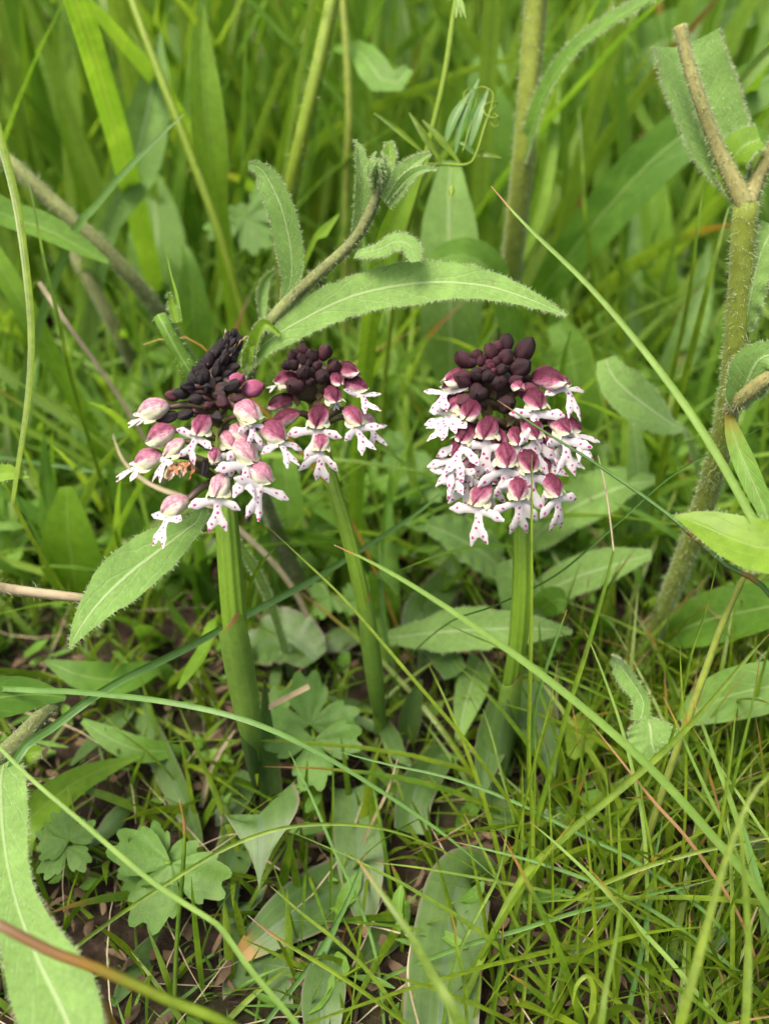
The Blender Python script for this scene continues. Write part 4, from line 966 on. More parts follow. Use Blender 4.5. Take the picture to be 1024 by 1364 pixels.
leaf_thing('blunt dusky leaf tipped up beside the tall mown stalk', [(806, 478, 196), (815, 500, 196), (835, 522, 197), (865, 545, 201), (895, 566, 207), (915, 580, 214)], [12, 27, 31, 26, 14, 5], 'hairy', hint=(-.3, -.6, .75), hair=300, face=200, n=36, m=9, fold=.22, curl=-.2)
leaf_thing('narrow grey green leaf standing under the blunt dusky leaf', [(842, 555, 214), (848, 600, 216), (850, 650, 221), (853, 720, 238)], [6, 14, 15, 10], 'hairy', hint=(-.2, -.95, .1), n=30, m=7, fold=.2)
ros = plant('woolly_rosette', 'woolly rosette of broad grey green leaves behind the fresh orchid stem', 'herb', (700, 790, 230))
part_leaf(ros, [(872, 640, 215), (830, 648, 220), (780, 668, 226), (735, 695, 234), (690, 735, 242)], [6, 30, 34, 28, 10], hint=(.1, -.5, .85), n=40, m=9, fold=.2, hair=300, face=200)
part_leaf(ros, [(868, 738, 204), (820, 752, 210), (770, 768, 217), (720, 790, 227), (690, 800, 234)], [6, 24, 28, 22, 10], hint=(.1, -.5, .85), n=36, m=9, fold=.2, hair=200, face=200)
part_leaf(ros, [(570, 700, 214), (600, 712, 217), (640, 735, 224), (672, 760, 232)], [12, 30, 30, 10], hint=(-.2, -.5, .85), n=32, m=9, fold=.2, hair=200, face=150, ripple=.1)
part_leaf(ros, [(680, 745, 205), (690, 790, 208), (705, 850, 215), (718, 880, 224)], [24, 26, 22, 8], hint=(0, -.9, .4), n=30, m=9, fold=.2)
part_leaf(ros, [(762, 842, 196), (720, 838, 198), (660, 838, 202), (590, 842, 207), (530, 848, 212), (510, 850, 216)], [3, 20, 30, 30, 18, 5], hint=(.05, -.62, .78), n=44, m=9, fold=.15, hair=200, face=150, teeth=.12, tfreq=8)
part_leaf(ros, [(650, 640, 236), (640, 690, 238), (660, 740, 242)], [10, 22, 12], mat='green', n=24, m=7, fold=.3)
part_leaf(ros, [(755, 800, 200), (735, 800, 204), (715, 815, 212)], [16, 22, 12], mat='green', n=22, m=7, fold=.3)

# lower corner: big downy leaf close to the lens
low = plant('woolly_herb', 'large downy leaf and grey stalk filling the lower corner close by', 'herb', (40, 1100, 176))
hairy_stem(low, [(78, 930, 172), (50, 960, 166), (22, 990, 160), (0, 1010, 156), (-40, 1040, 152)], [9, 13, 15, 15, 14], 'gstem', 900, .0009, root=True)
part_leaf(low, [(112, 1420, 118), (86, 1350, 122), (50, 1275, 127), (22, 1200, 134), (6, 1120, 142), (2, 1040, 151), (12, 1000, 158)], [30, 48, 34, 26, 34, 36, 16], hint=(.25, -.6, .75), n=60, m=13, fold=.22, ripple=.06, rfreq=3, hair=700, face=1400, hlen=.0006)
part_leaf(low, [(56, 1000, 158), (42, 1004, 158), (24, 1010, 159), (8, 1014, 160)], [8, 13, 13, 8], mat='bright', hint=(0, -.7, .7), n=20, hair=120, face=60, fold=.3)
part_leaf(low, [(38, 1070, 150), (32, 1050, 151), (26, 1022, 155)], [1, 6, 6], mat='bright', n=14, m=5, hair=40, face=20, fold=.4)
leaf_thing('bright lance leaf lying behind the downy corner leaf', [(188, 1008, 192), (150, 1020, 189), (105, 1040, 184), (65, 1070, 178), (30, 1105, 172)], [1, 11, 19, 24, 22], 'bright', hint=(0, -.6, .8), n=36, fold=.18)
leaf_thing('olive leaf with a browned edge beside the downy corner leaf', [(62, 1200, 139), (75, 1235, 137), (100, 1285, 133), (135, 1340, 128), (165, 1395, 124)], [4, 14, 20, 20, 16], 'green', hint=(-.7, -.4, .5), n=36, fold=.3, tone=np.interp(np.linspace(0, 1, 36), [0, .25, .5, 1], [.75, .6, .25, .1]))
leaf_thing('broad blue green leaf strap leaning out of the litter', [(268, 1142, 182), (258, 1100, 186), (232, 1040, 193), (200, 970, 203), (178, 925, 212)], [6, 18, 21, 19, 12], 'orchid_leaf', hint=(-.3, -.7, .6), n=36, fold=.25)
leaf_thing('slim blue green leaf crossing the broad leaf strap', [(95, 1020, 190), (130, 985, 198), (165, 955, 205), (180, 930, 212)], [3, 12, 13, 8], 'orchid_leaf', hint=(-.2, -.5, .8), n=30, fold=.25)
leaf_thing('dark rounded leaf in shade between the old orchid and the small one', [(420, 880, 218), (400, 860, 220), (375, 850, 222), (345, 860, 226)], [20, 38, 42, 25], 'orchid_leaf', hint=(.1, -.4, .9), n=30, fold=.15, ripple=.1)
leaf_thing('upright leaf blade between the old orchid and the small orchid stems', [(378, 600, 226), (382, 650, 228), (385, 700, 232), (380, 760, 240)], [14, 20, 18, 10], 'green', hint=(.1, -.9, .3), n=30, fold=.2)
leaf_thing('bright folded leaf tucked against the old orchid sheath', [(238, 918, 182), (255, 895, 185), (275, 865, 190), (290, 820, 198)], [3, 12, 13, 9], 'bright', hint=(-.4, -.7, .5), n=28, fold=.4)
leaf_thing('green edge leaf cut by the picture side above the downy corner leaf', [(88, 930, 170), (50, 925, 168), (0, 930, 164), (-50, 950, 160)], [3, 20, 28, 28], 'green', hint=(0, -.6, .8), n=26, fold=.15)
fuz = plant('fuzzy_leaf', 'folded fuzzy leaf drooping among the fine grass stems', 'leaf', (845, 900, 205))
part_leaf(fuz, [(852, 962, 163), (856, 935, 164), (842, 910, 168), (826, 888, 174), (815, 876, 182)], [12, 13, 14, 10, 4], hair=200, face=160, n=30, hint=(-.5, -.7, .5), fold=.5, name='leaf_fold')
part_leaf(fuz, [(872, 1003, 160), (868, 990, 160), (866, 970, 161), (860, 948, 163)], [16, 30, 32, 8], hair=300, face=300, n=30, m=11, hint=(.1, -.5, .85), fold=.15, sweep=-.0012, ripple=.08, name='leaf_tip')
leaf_thing('yellow green patchy leaf low in the turf', [(760, 1010, 186), (770, 985, 189), (782, 955, 195)], [6, 22, 12], 'bright', hint=(0, -.6, .8), n=24, tone=.12)
leaf_thing('broad green leaf lying behind the fine grass', [(880, 850, 214), (930, 830, 206), (990, 815, 198), (1060, 810, 190)], [14, 34, 38, 30], 'green', hint=(0, -.5, .85), n=34, fold=.15)
leaf_thing('wide dull green leaf in the turf near the picture edge', [(905, 960, 184), (950, 935, 184), (1000, 920, 184), (1060, 915, 182)], [10, 30, 36, 30], 'green', hint=(0, -.5, .85), n=34, fold=.15)

# background leaves
BG = 'broad leaves in the grass behind'
leaf_thing('upright lance leaf with a pale edge in the grass behind', [(271, 5, 222), (268, 60, 223), (272, 130, 226), (280, 210, 232), (292, 290, 242)], [1, 17, 25, 24, 14], 'bright', hint=(.5, -.85, 0), n=40, fold=.3, hair=160, hlen=.001, face=1)
leaf_thing('broad blurred leaf standing under the diagonal blade', [(200, 235, 300), (208, 290, 302), (210, 350, 306), (205, 420, 316), (200, 470, 330)], [14, 34, 40, 36, 18], 'hairy', hint=(.1, -.95, .1), n=36, fold=.15)
leaf_thing('tall pale leaf with clear midrib directly behind the arching leaf', [(600, 215, 236), (598, 260, 237), (598, 340, 241), (600, 420, 250), (600, 520, 272)], [12, 36, 42, 38, 14], 'hairy', hint=(.05, -.97, .1), n=40, fold=.12)
leaf_thing('dark bowed leaf showing above the long arching leaf', [(555, 378, 214), (580, 350, 214), (615, 340, 216), (650, 358, 220), (670, 400, 228)], [2, 15, 24, 26, 18], 'green', hint=(0, -.7, .6), n=32, fold=.25)
leaf_thing('long leaf with a pale midrib sweeping up behind the mown stalk', [(1060, 78, 240), (1000, 118, 242), (930, 165, 246), (860, 222, 252), (790, 300, 262), (735, 370, 276), (700, 420, 292)], [30, 30, 32, 33, 30, 24, 12], 'green', hint=(.2, -.75, .55), n=54, m=11, fold=.2)
leaf_thing('higher long leaf sweeping out of the top corner', [(1060, -30, 330), (990, 8, 332), (920, 40, 336), (850, 75, 342), (780, 125, 352), (720, 190, 370), (690, 260, 395)], [20, 30, 34, 34, 30, 24, 12], 'green', hint=(.1, -.75, .6), n=54, m=11, fold=.2)
leaf_thing('narrow pale leaf curving behind the clipped leaf', [(1060, 40, 200), (1015, 78, 202), (975, 125, 206), (945, 170, 214), (920, 240, 236)], [9, 11, 12, 11, 7], 'pale', hint=(.3, -.8, .4), n=36, fold=.4)
leaf_thing('broad shaded leaf low behind the mown stalk', [(950, 150, 300), (990, 210, 300), (1020, 280, 306), (1040, 350, 320)], [16, 40, 44, 24], 'green', hint=(-.2, -.9, .3), n=34, fold=.15)
leaf_thing('curled leaf with a lobed end near the vetch', [(545, 92, 250), (530, 110, 250), (505, 105, 251), (490, 80, 253), (472, 66, 256), (448, 68, 260), (440, 84, 266)], [8, 18, 22, 20, 14, 9, 4], 'green', hint=(-.1, -.7, .6), n=36, fold=.25, ripple=.1)
leaf_thing('grass leaf lit yellow green rising behind the bud tip', [(572, 205, 176), (545, 250, 177), (515, 320, 180), (497, 400, 186), (487, 470, 196)], [2, 14, 19, 16, 14], 'bright', hint=(.4, -.8, .3), n=40, fold=.3)
leaf_thing('dark channelled grass leaf crossing under the grey stem', [(145, 350, 208), (105, 328, 206), (60, 305, 204), (10, 290, 202), (-50, 278, 200)], [3, 15, 21, 22, 20], 'green', hint=(0, -.6, .8), n=36, fold=.4)
leaf_thing('yellow green wide blade behind the bent blade', [(-30, 300, 220), (10, 370, 222), (45, 430, 226), (90, 510, 236)], [10, 15, 15, 10], 'bright', hint=(.3, -.8, .4), n=30, fold=.3)
leaf_thing('upright green leaf behind the upright woolly leaf', [(243, 325, 262), (252, 350, 262), (258, 420, 268), (262, 480, 278)], [3, 16, 24, 16], 'green', hint=(.4, -.9, 0), n=30, fold=.25)
leaf_thing('broad leaf standing near the foot of the bristly stalk', [(742, 430, 268), (760, 470, 268), (770, 540, 274), (775, 600, 286)], [14, 30, 34, 16], 'green', hint=(-.3, -.9, .2), n=32, fold=.15)
leaf_thing('tall dark leaf in the top corner grass', [(232, -10, 330), (225, 40, 330), (222, 100, 334), (220, 170, 345)], [3, 16, 20, 14], 'green', hint=(.2, -.95, .1), n=30, fold=.3)
leaf_thing('bent broad blade at the far top edge', [(150, 35, 420), (160, 100, 420), (180, 180, 428), (190, 260, 445)], [4, 22, 26, 18], 'grass', hint=(.2, -.95, .1), n=30, fold=.3)
leaf_thing('wide leaf blade standing behind the vetch stem', [(655, 40, 300), (650, 110, 300), (655, 200, 306), (660, 290, 320)], [5, 30, 36, 22], 'green', hint=(-.2, -.95, .1), n=30, fold=.2)
leaf_thing('pale wide blade rising to the top edge above the bud tip', [(520, -40, 360), (545, 40, 360), (560, 130, 366), (570, 220, 380)], [12, 34, 36, 22], 'hairy', hint=(0, -.95, .2), n=30, fold=.15)
leaf_thing('small pointed green leaf behind the upright woolly leaf', [(452, 285, 205), (440, 300, 206), (425, 318, 208), (412, 335, 212)], [1, 7, 9, 5], 'bright', hint=(-.2, -.7, .6), n=22, fold=.3)


# ------------------------------------------------------------------ leaves filling the shaded gaps by the soil and the far grass
leaf_thing('dark strap leaf lying under the slanting kinked blade', [(150, 1340, 160), (185, 1290, 166), (235, 1255, 173), (290, 1225, 181)], [3, 22, 26, 18], 'orchid_leaf', hint=(.1, -.5, .85), n=30, fold=.2)
leaf_thing('dull green leaf low between the arrow leaf and the lobed leaf', [(290, 1120, 190), (310, 1075, 194), (335, 1030, 200)], [4, 22, 18], 'orchid_leaf', hint=(-.3, -.6, .7), n=26, fold=.25)
leaf_thing('shaded strap leaf crossing behind the brown tipped basal leaf', [(560, 1230, 178), (520, 1180, 184), (470, 1140, 190), (420, 1110, 196)], [4, 22, 26, 18], 'orchid_leaf', hint=(.1, -.4, .9), n=30, fold=.2)
leaf_thing('narrow dark leaf standing right of the small orchid sheath', [(560, 905, 200), (548, 940, 203), (540, 990, 208)], [3, 16, 14], 'orchid_leaf', hint=(.2, -.9, .3), n=24, fold=.25)
leaf_thing('bluish strap leaf upright behind the level grey leaf', [(610, 735, 238), (585, 790, 240), (560, 850, 244)], [6, 27, 24], 'orchid_leaf', hint=(-.1, -.9, .3), n=26, fold=.2)
leaf_thing('green leaf lying in shade under the woolly leaf', [(60, 880, 200), (110, 900, 200), (160, 905, 204), (210, 890, 212)], [3, 20, 22, 10], 'green', hint=(0, -.5, .85), n=28, fold=.2)
leaf_thing('pale blurred leaf in the deep litter under the woolly leaf', [(110, 960, 196), (150, 985, 194), (190, 1000, 194), (235, 1000, 198)], [4, 15, 17, 8], 'green', hint=(0, -.5, .85), n=26, fold=.2)
leaf_thing('dark leaf tip low at the bottom left of the orange straw', [(430, 1390, 150), (430, 1330, 154), (440, 1270, 161)], [20, 30, 20], 'orchid_leaf', hint=(.1, -.5, .85), n=26, fold=.2)
leaf_thing('broad shaded leaf left of the bottom basal leaf', [(470, 1300, 164), (500, 1260, 168), (540, 1220, 174)], [3, 20, 22], 'orchid_leaf', hint=(.2, -.5, .8), n=24, fold=.2)
ANCH_FAR = [(262, 120, 'the upright lance leaf'), (430, 90, 'the yellow hairy stalk'), (600, 110, 'the vetch stem'), (700, 120, 'the bristly stalk'), (920, 110, 'the clipped leaf'), (820, 40, 'the high sweeping leaf'),
            (850, 260, 'the long midribbed leaf'), (110, 290, 'the grey hairy stalk'), (30, 300, 'the bent hanging blade'), (170, 110, 'the yellow green straight stalk'), (60, 60, 'the far tan stalk'), (510, 90, 'the curled lobed leaf'),
            (350, 60, 'the far brown stalk'), (360, 290, 'the upright woolly leaf'), (1000, 330, 'the tall mown stalk'), (790, 150, 'the arching narrow leaf'), (205, 350, 'the broad blurred leaf'), (600, 340, 'the tall midribbed leaf')]
ANCH_TURF = [(600, 1290, 'the bottom basal leaf'), (866, 970, 'the folded fuzzy leaf'), (760, 1110, 'the white fluff'), (910, 1120, 'the orange tan dead stalk'), (955, 850, 'the brown jointed stalk'), (720, 930, 'the fresh orchid stem'),
             (1000, 1240, 'the tan flag tip'), (840, 1210, 'the dark upright blade'), (780, 1320, 'the bent bright tip'), (800, 1200, 'the level blue green blade'), (980, 1000, 'the pink tipped blade')]
USED = set()
def describe(px, py, dx, width, mt, noun, anchors):
    colour = dict(bright='yellow green', green='mid green', hairy='greyish green', grass='grass green', pale='pale green', fine='fresh green')[mt]
    shape = 'slender' if width < 17 else 'medium wide' if width < 24 else 'broad'
    lean = 'upright' if abs(dx) < 10 else 'slightly tilted' if abs(dx) < 45 else 'slanting'
    near = sorted(anchors, key=lambda a: (a[0] - px) ** 2 + (a[1] - py) ** 2)
    for word in ('beside', 'close to', 'near'):
        for k in range(3):
            lab = f'{lean} {shape} {colour} {noun} {word} {near[k][2]}'
            rel = 'below' if py > near[k][1] + 30 else 'above' if py < near[k][1] - 30 else word
            lab = f'{lean} {shape} {colour} {noun} {rel} {near[k][2]}'
            if lab not in USED: USED.add(lab); return lab
    return lab
random.seed(23)
for i in range(40):
    px = random.uniform(-30, 1050); t = random.uniform(250, 520); py = random.uniform(-40, 330) if t < 400 else random.uniform(-60, 160)
    ln = random.uniform(140, 320); dx = random.uniform(-90, 90); hw = random.uniform(9, 30) * 300 / t
    if t > tg(py + ln) * .96: t = tg(py + ln) * .92
    mt = random.choice(['bright', 'bright', 'green', 'hairy', 'green', 'hairy'])
    leaf_thing(describe(px + dx * .4, py + ln * .5, dx, hw * t / 300, mt, 'leaf', ANCH_FAR), [(px, py, t), (px + dx * .15, py + ln * .3, t * 1.005), (px + dx * .45, py + ln * .65, t * 1.02), (px + dx, py + ln, t * 1.05)], [1.5, hw * .8, hw, hw * .6],
               mt, hint=(random.uniform(-.7, .7), -.8, random.uniform(-.1, .4)), n=26, m=7, fold=random.uniform(.1, .5), group='leaves in the far grass')

# lobed buttercup-like herbs
def lobed(mb, center, rad, rot, normal, spread=2.35, lobes=3, cut=.76, teeth=4, rnd=None, cup=.15):
    nrm = nz(np.asarray(normal, float)); a = nz(np.cross(nrm, np.array([.1, 1, .2]))); b = np.cross(nrm, a)
    n, m = 7, 64; th = np.linspace(-spread, spread, m); x = (th / spread + 1) / 2 * lobes; f = x - np.floor(np.minimum(x, lobes - 1e-6))
    lob = np.sin(np.clip(f, 0, 1) * math.pi) ** .55
    tee = 1 - .30 * (1 - np.abs(np.sin(f * teeth * math.pi)) ** .6) * lob
    r = rad * ((1 - cut) + cut * lob) * tee * (1 - .12 * (th / spread) ** 2)
    rr = np.linspace(0.03, 1, n)[:, None] * r[None]
    ang = rot + th[None] + 0 * rr
    z = cup * rr ** 2 / rad + .07 * rad * np.sin(f * 2 * math.pi * 1)[None] * (rr / rad) + .03 * rad * np.sin(th * 9)[None] * (rr / rad)
    G = np.asarray(center) + rr[..., None] * (np.sin(ang)[..., None] * a + np.cos(ang)[..., None] * b) + z[..., None] * nrm
    u = np.broadcast_to(np.abs(f - .5) * 1.6, (n, m)); mb.grid(G, u, np.linspace(1, 0, n), random.random() if rnd is None else rnd)
    return a, b
def lobed_plant(label, foot, leaves, cat='herb', group=None):
    r = plant('lobed_leaf_herb', label, cat, foot, group); f = P(*foot); f[2] = 0
    for (px, py, t, rad, rot, nrm) in leaves:
        c = P(px, py, t); mb = MB(); lobed(mb, c, rad * mpp(t), rot, nrm); mb.build('leaf', M['lobed'], r)
        mb = MB(); tube(mb, spline([c, c * .6 + f * .4 + np.array([0, 0, .004]), f], 16), np.linspace(.0004, .0007, 16), k=6, rnd=.6); mb.build('leaf_stalk', M['bright'], r)
    return r
lobed_plant('three-lobed dull green leaves between the old and the small orchid stems', (415, 960, 200), [(412, 965, 190, 74, 2.9, (.1, -.55, .8)), (418, 985, 187, 72, -.1, (0, -.5, .85)), (368, 960, 193, 50, 1.6, (-.1, -.5, .85))])
lobed_plant('lobed bright leaves low in the litter under the slanting blade', (205, 1170, 172), [(228, 1150, 168, 92, .2, (.1, -.5, .85)), (215, 1155, 170, 62, 2.6, (.1, -.5, .85))])
lobed_plant('finely cut green leaves beside the downy corner leaf', (95, 1130, 174), [(88, 1128, 170, 48, .5, (0, -.5, .85)), (92, 1120, 170, 46, 2.6, (0, -.5, .85))])
lobed_plant('blurred toothed leaf in the grass behind the upright woolly leaf', (345, 480, 345), [(325, 290, 262, 62, -.6, (0, -.7, .7)), (350, 290, 264, 50, 1.4, (.1, -.7, .7))])
lobed_plant('low three-part leaves by the foot of the small orchid', (560, 640, 270), [(545, 640, 252, 40, 2.6, (0, -.5, .8)), (540, 600, 256, 44, .6, (0, -.5, .8)), (560, 650, 250, 36, -1.2, (0, -.5, .8))])
lobed_plant('round lobed leaves by the edge of the fine grass', (455, 800, 234), [(440, 795, 228, 36, .4, (0, -.5, .8)), (480, 800, 226, 30, 2.2, (0, -.5, .8))])

# ------------------------------------------------------------------ vetch with its curling tendrils
vet = plant('vetch', 'climbing vetch with narrow leaflets and curled tendrils above the bud tip', 'vetch', (520, 480, 352))
def vstem(pts, w_, name='stem', mat='yellow_stem', root=False, k=8):
    p = pts3(pts); p = rooted(p) if root else p
    n = 10 + 5 * len(p); mb = MB(); C = spline(p, n); tube(mb, C, w_ * mpp(185), k=k, rnd=.3); return mb.build(name, M[mat], vet)
vstem([(611, -20, 180), (604, 20, 181), (592, 100, 183), (575, 175, 186), (558, 245, 190), (540, 310, 197), (528, 370, 210)], 4.2, root=True)
vstem([(566, 219, 187), (590, 219, 184), (622, 219, 181), (634, 205, 180), (645, 170, 179), (654, 145, 179)], 2.0)
for p_ in ([(616, 202, 181), (628, 160, 181), (634, 125, 181), (626, 118, 180), (618, 124, 179), (619, 136, 179), (626, 136, 178)],
           [(654, 145, 179), (656, 125, 179), (645, 116, 179), (632, 118, 180)],
           [(652, 150, 179), (662, 138, 178), (655, 136, 177), (645, 141, 178), (646, 152, 178), (656, 157, 177), (664, 155, 177), (664, 165, 178), (658, 169, 178), (653, 162, 178), (658, 152, 177), (664, 157, 177)]):
    p = pts3(p_); C = spline(p, 50); mb = MB(); tube(mb, C, np.linspace(1.0, .7, 50) * mpp(180), k=6, rnd=1.0); mb.build('tendril', M['yellow_stem'], vet)
for a_, b_, w_, m_ in (((588, 217), (545, 150), 5, 'fine'), ((612, 217), (562, 160), 5.5, 'fine'), ((566, 205), (498, 150), 4, 'fine'), ((606, 205), (638, 105), 7, 'blue'), ((622, 205), (650, 118), 9, 'blue'), ((590, 200), (628, 120), 7, 'blue'),
                   ((630, 208), (668, 210), 5, 'fine'), ((632, 206), (612, 190), 4, 'blue')):
    mb = MB(); c0 = (*a_, 182); c1 = ((a_[0] + b_[0]) / 2 - 3, (a_[1] + b_[1]) / 2 - 5, 181); c2 = (*b_, 181)
    leaf_mesh(mb, [c2, c1, c0], [1.2, w_, 1.5], n=20, m=5, fold=.3, hint=(random.uniform(-.5, .5), -.8, .3)); mb.build('leaflet', M[m_], vet)
vstem([(601, 221, 183), (603, 235, 182), (602, 246, 182)], .8, 'flower_stalk')
mb = MB(); c0, c1 = P(602, 246, 182), P(600, 268, 181); C = spline([c0, (c0 + c1) / 2, c1], 12); tube(mb, C, np.array([.8, 1.5, 2.8, 3.6, 4, 3.9, 3.4, 2.6, 1.7, 1, .7, .4]) * mpp(182), k=8, rnd=.7); mb.build('pod', M['yellow_stem'], vet)
for dx in (-5, 2, 8):
    mb = MB(); leaf_mesh(mb, [(612 + dx, 24, 179), (610 + dx * .5, 8, 179), (608, -8, 180)], [.8, 4, 3], n=12, m=5, fold=.4); mb.build('stipule', M['pale'], vet)

# ------------------------------------------------------------------ stalks behind
def hairy_thing(label, pts, wprof, mat, nh, hlen, name='hairy_stalk', cat='stalk'):
    p = pts3(pts); h = tag(empty(name, rooted(p)[-1] * np.array([1, 1, 0])), label, cat); hairy_stem(h, pts, wprof, mat, nh, hlen, root=True); return h
hairy_thing('yellow hairy stalk rising behind the upright woolly leaf', [(447, -30, 205), (438, 20, 206), (420, 105, 209), (400, 190, 215), (386, 260, 224), (378, 330, 242)], [9, 9.5, 10, 10, 9, 8], 'yellow_stem', 900, .0017)
hairy_thing('grey hairy stalk slanting down towards the old orchid', [(-30, 190, 222), (20, 222, 222), (70, 268, 224), (130, 322, 228), (180, 375, 236), (222, 430, 250), (260, 500, 278)], [9, 9, 9.5, 9.5, 9, 8.5, 8], 'gstem', 1900, .0014)
culm('brown stalk behind the grey hairy stalk', [(95, 335, 270), (125, 385, 274), (160, 450, 284), (195, 520, 302), (230, 580, 325)], 17, 'gstem', root=True, rnd=0, name='dead_stalk', cat='stalk', taper=.8)
culm('brownish stalk deep in the grass at the top', [(318, -20, 420), (340, 50, 420), (370, 130, 424), (395, 210, 432), (410, 300, 450)], 15, 'gstem', root=True, name='dead_stalk', cat='stalk', taper=.8)
culm('tan stalk in the far top corner', [(50, -10, 430), (75, 80, 430), (100, 170, 436), (112, 260, 450)], 15, 'straw', root=True, name='dead_stalk', cat='stalk', taper=.8, rnd=0)
culm('brown stalk behind the sweeping long leaf', [(845, -10, 380), (828, 80, 382), (810, 180, 388), (795, 280, 400), (785, 380, 420)], 15, 'gstem', root=True, name='dead_stalk', cat='stalk', taper=.8)
culm('olive stalk beside the yellow hairy stalk', [(455, -20, 250), (462, 80, 252), (465, 160, 256), (462, 240, 266)], 11, 'hstem', root=True, name='stalk', cat='stalk', taper=.8)
culm('yellow green straight stalk passing the lance leaf', [(165, -30, 228), (205, 80, 228), (250, 195, 230), (295, 320, 236), (330, 440, 250)], 12, 'yellow_stem', root=True, name='stalk', cat='stalk', taper=.8)

# ------------------------------------------------------------------ grass blades one can follow, tip first
bl = blade
bl('long pale blade slanting from the bristly stalk across the mown stalk', [(654, 248, 150), (700, 300, 148), (790, 388, 145), (880, 497, 141), (945, 592, 138), (1000, 690, 136), (1050, 790, 134)], 15, 'pale', dry=.75, drylen=.05, fold=.7, rnd=.2)
bl('thick pale blade slanting before the fresh orchid stem down to the turf', [(445, 726, 143), (500, 752, 143), (580, 800, 142), (690, 876, 141), (790, 955, 140), (870, 1028, 140), (940, 1105, 141), (1010, 1190, 143)], 15, 'pale', dry=.7, drylen=.05, fold=.7, rnd=.05)
culm('thin dark stalk crossing in front of the fresh flower head', [(662, 533, 144), (720, 572, 144), (800, 622, 144), (890, 686, 143), (960, 748, 142), (1040, 815, 140)], 6.5, 'blue', dry=.8, drylen=.04, nodes=(.28, .36, .41, .46), rnd=.1)
bl('straight upright blade standing in front of the fresh orchid stem', [(708, 605, 149), (707, 700, 149), (706, 850, 151), (703, 1000, 154), (708, 1100, 157), (703, 1230, 158), (695, 1345, 156)], 9, 'fine', fold=.8, rnd=.7, face=(.1, -1, .2), twist=0)
bl('dark green blade rising slantwise behind the old orchid sheath', [(605, 640, 192), (560, 680, 188), (500, 720, 183), (420, 770, 177), (330, 818, 172), (250, 862, 168), (150, 912, 162), (75, 965, 158), (20, 1015, 154)], 12, 'blue', fold=.5, rnd=.15)
bl('blue green blade drooping across the foot of both orchids', [(662, 1172, 154), (600, 1118, 152), (520, 1062, 151), (420, 1000, 150), (330, 960, 150), (240, 938, 152), (150, 926, 156), (60, 920, 162), (-40, 925, 168)], 9, 'blue', fold=.5, rnd=.6)
bl('slender yellow green blade slanting between the old orchid and the turf', [(357, 702, 158), (400, 742, 157), (460, 800, 156), (540, 893, 155), (610, 975, 156), (655, 1035, 158), (690, 1090, 162)], 6.5, 'fine', fold=.6, rnd=.9, dry=.5, drylen=.04)
bl('stiff blade with a kinked purple joint slanting to the bottom edge', [(-10, 985, 138), (40, 1035, 136), (110, 1095, 134), (200, 1172, 132), (288, 1230, 131), (300, 1244, 131), (340, 1300, 130), (400, 1372, 130)], 9, 'pale', fold=.6, rnd=.2, prof=[(0, .7), (.3, .9), (.6, 1), (1, 1)])
culm('thick blurred stalk turning from rust to green across the bottom corner', [(-40, 1212, 112), (0, 1232, 112), (70, 1268, 113), (130, 1290, 114), (220, 1330, 116), (330, 1380, 118)], 15, 'fine', rnd=.9, taper=.85, alldry=0, dry=.8, drylen=.36)
bl('blade with a rusty dry tip beside the folded arrow leaf', [(330, 1219, 150), (352, 1236, 150), (385, 1258, 149), (440, 1290, 148), (500, 1330, 147), (570, 1385, 146)], 10, 'fine', dry=.95, drylen=.2, fold=.6, rnd=.8)
bl('narrow blade just above the rusty tipped one', [(360, 1180, 156), (400, 1215, 155), (450, 1255, 154), (500, 1305, 153), (545, 1372, 152)], 6.5, 'fine', fold=.5, rnd=.7)
bl('thin blade arching level over the arrow leaf', [(640, 1162, 158), (580, 1128, 157), (512, 1104, 157), (440, 1097, 157), (370, 1104, 157), (300, 1130, 157), (220, 1178, 156), (150, 1225, 155), (95, 1268, 155)], 6.5, 'fine', fold=.6, rnd=.45)
bl('blue green blade dropping from the lobed leaf to the bottom edge', [(385, 1000, 172), (415, 1060, 170), (445, 1130, 167), (478, 1200, 164), (502, 1275, 161), (514, 1375, 158)], 7, 'blue', fold=.5, rnd=.5)
bl('straight thin upright blade before the brown tipped basal leaf', [(443, 996, 170), (443, 1060, 170), (441, 1140, 171), (440, 1220, 172)], 5, 'fine', fold=.6, rnd=.2)
culm('dark seed spike standing over the lobed leaves', [(239, 1062, 160), (246, 1105, 160), (243, 1170, 160), (236, 1250, 160), (231, 1375, 158)], 6, 'fine', rnd=0, dry=.4, drylen=.05, nodes=(.03, .06, .09, .12, .15))
bl('narrow bluish blade leaning left from its pointed tip', [(486, 1136, 160), (474, 1170, 160), (455, 1215, 159), (420, 1275, 158), (370, 1340, 156), (330, 1395, 154)], 9, 'blue', fold=.6, rnd=.2, dry=.6, drylen=.05)
bl('second bluish blade beside the leaning pointed one', [(470, 1180, 163), (450, 1230, 162), (425, 1290, 160), (385, 1380, 158)], 9, 'blue', fold=.5, rnd=.3)
bl('wide out of focus olive blade crossing the bottom basal leaf', [(476, 1145, 124), (500, 1178, 122), (540, 1235, 119), (580, 1305, 117), (622, 1385, 115)], 17, 'fine', fold=.4, rnd=.5, dry=.4, drylen=.12)
bl('yellowed thin leaf strip in the dark soil gap', [(474, 1346, 160), (461, 1305, 163), (454, 1262, 167), (464, 1222, 173)], 7, 'orange', fold=.3, name='dead_grass', cat='dead blade', group=None, root=False)
bl('pale straw sliver leaning on the bottom basal leaf', [(547, 1255, 150), (543, 1290, 150), (546, 1320, 150), (560, 1375, 150)], 3.5, 'straw', fold=.2, name='straw', cat='straw', group=None)
bl('dry tan seedless culm behind the brown tipped basal leaf', [(530, 1010, 176), (515, 1055, 177), (498, 1090, 178), (486, 1117, 180), (480, 1150, 182)], 4.5, 'straw', fold=.2, name='straw', cat='straw', group=None)
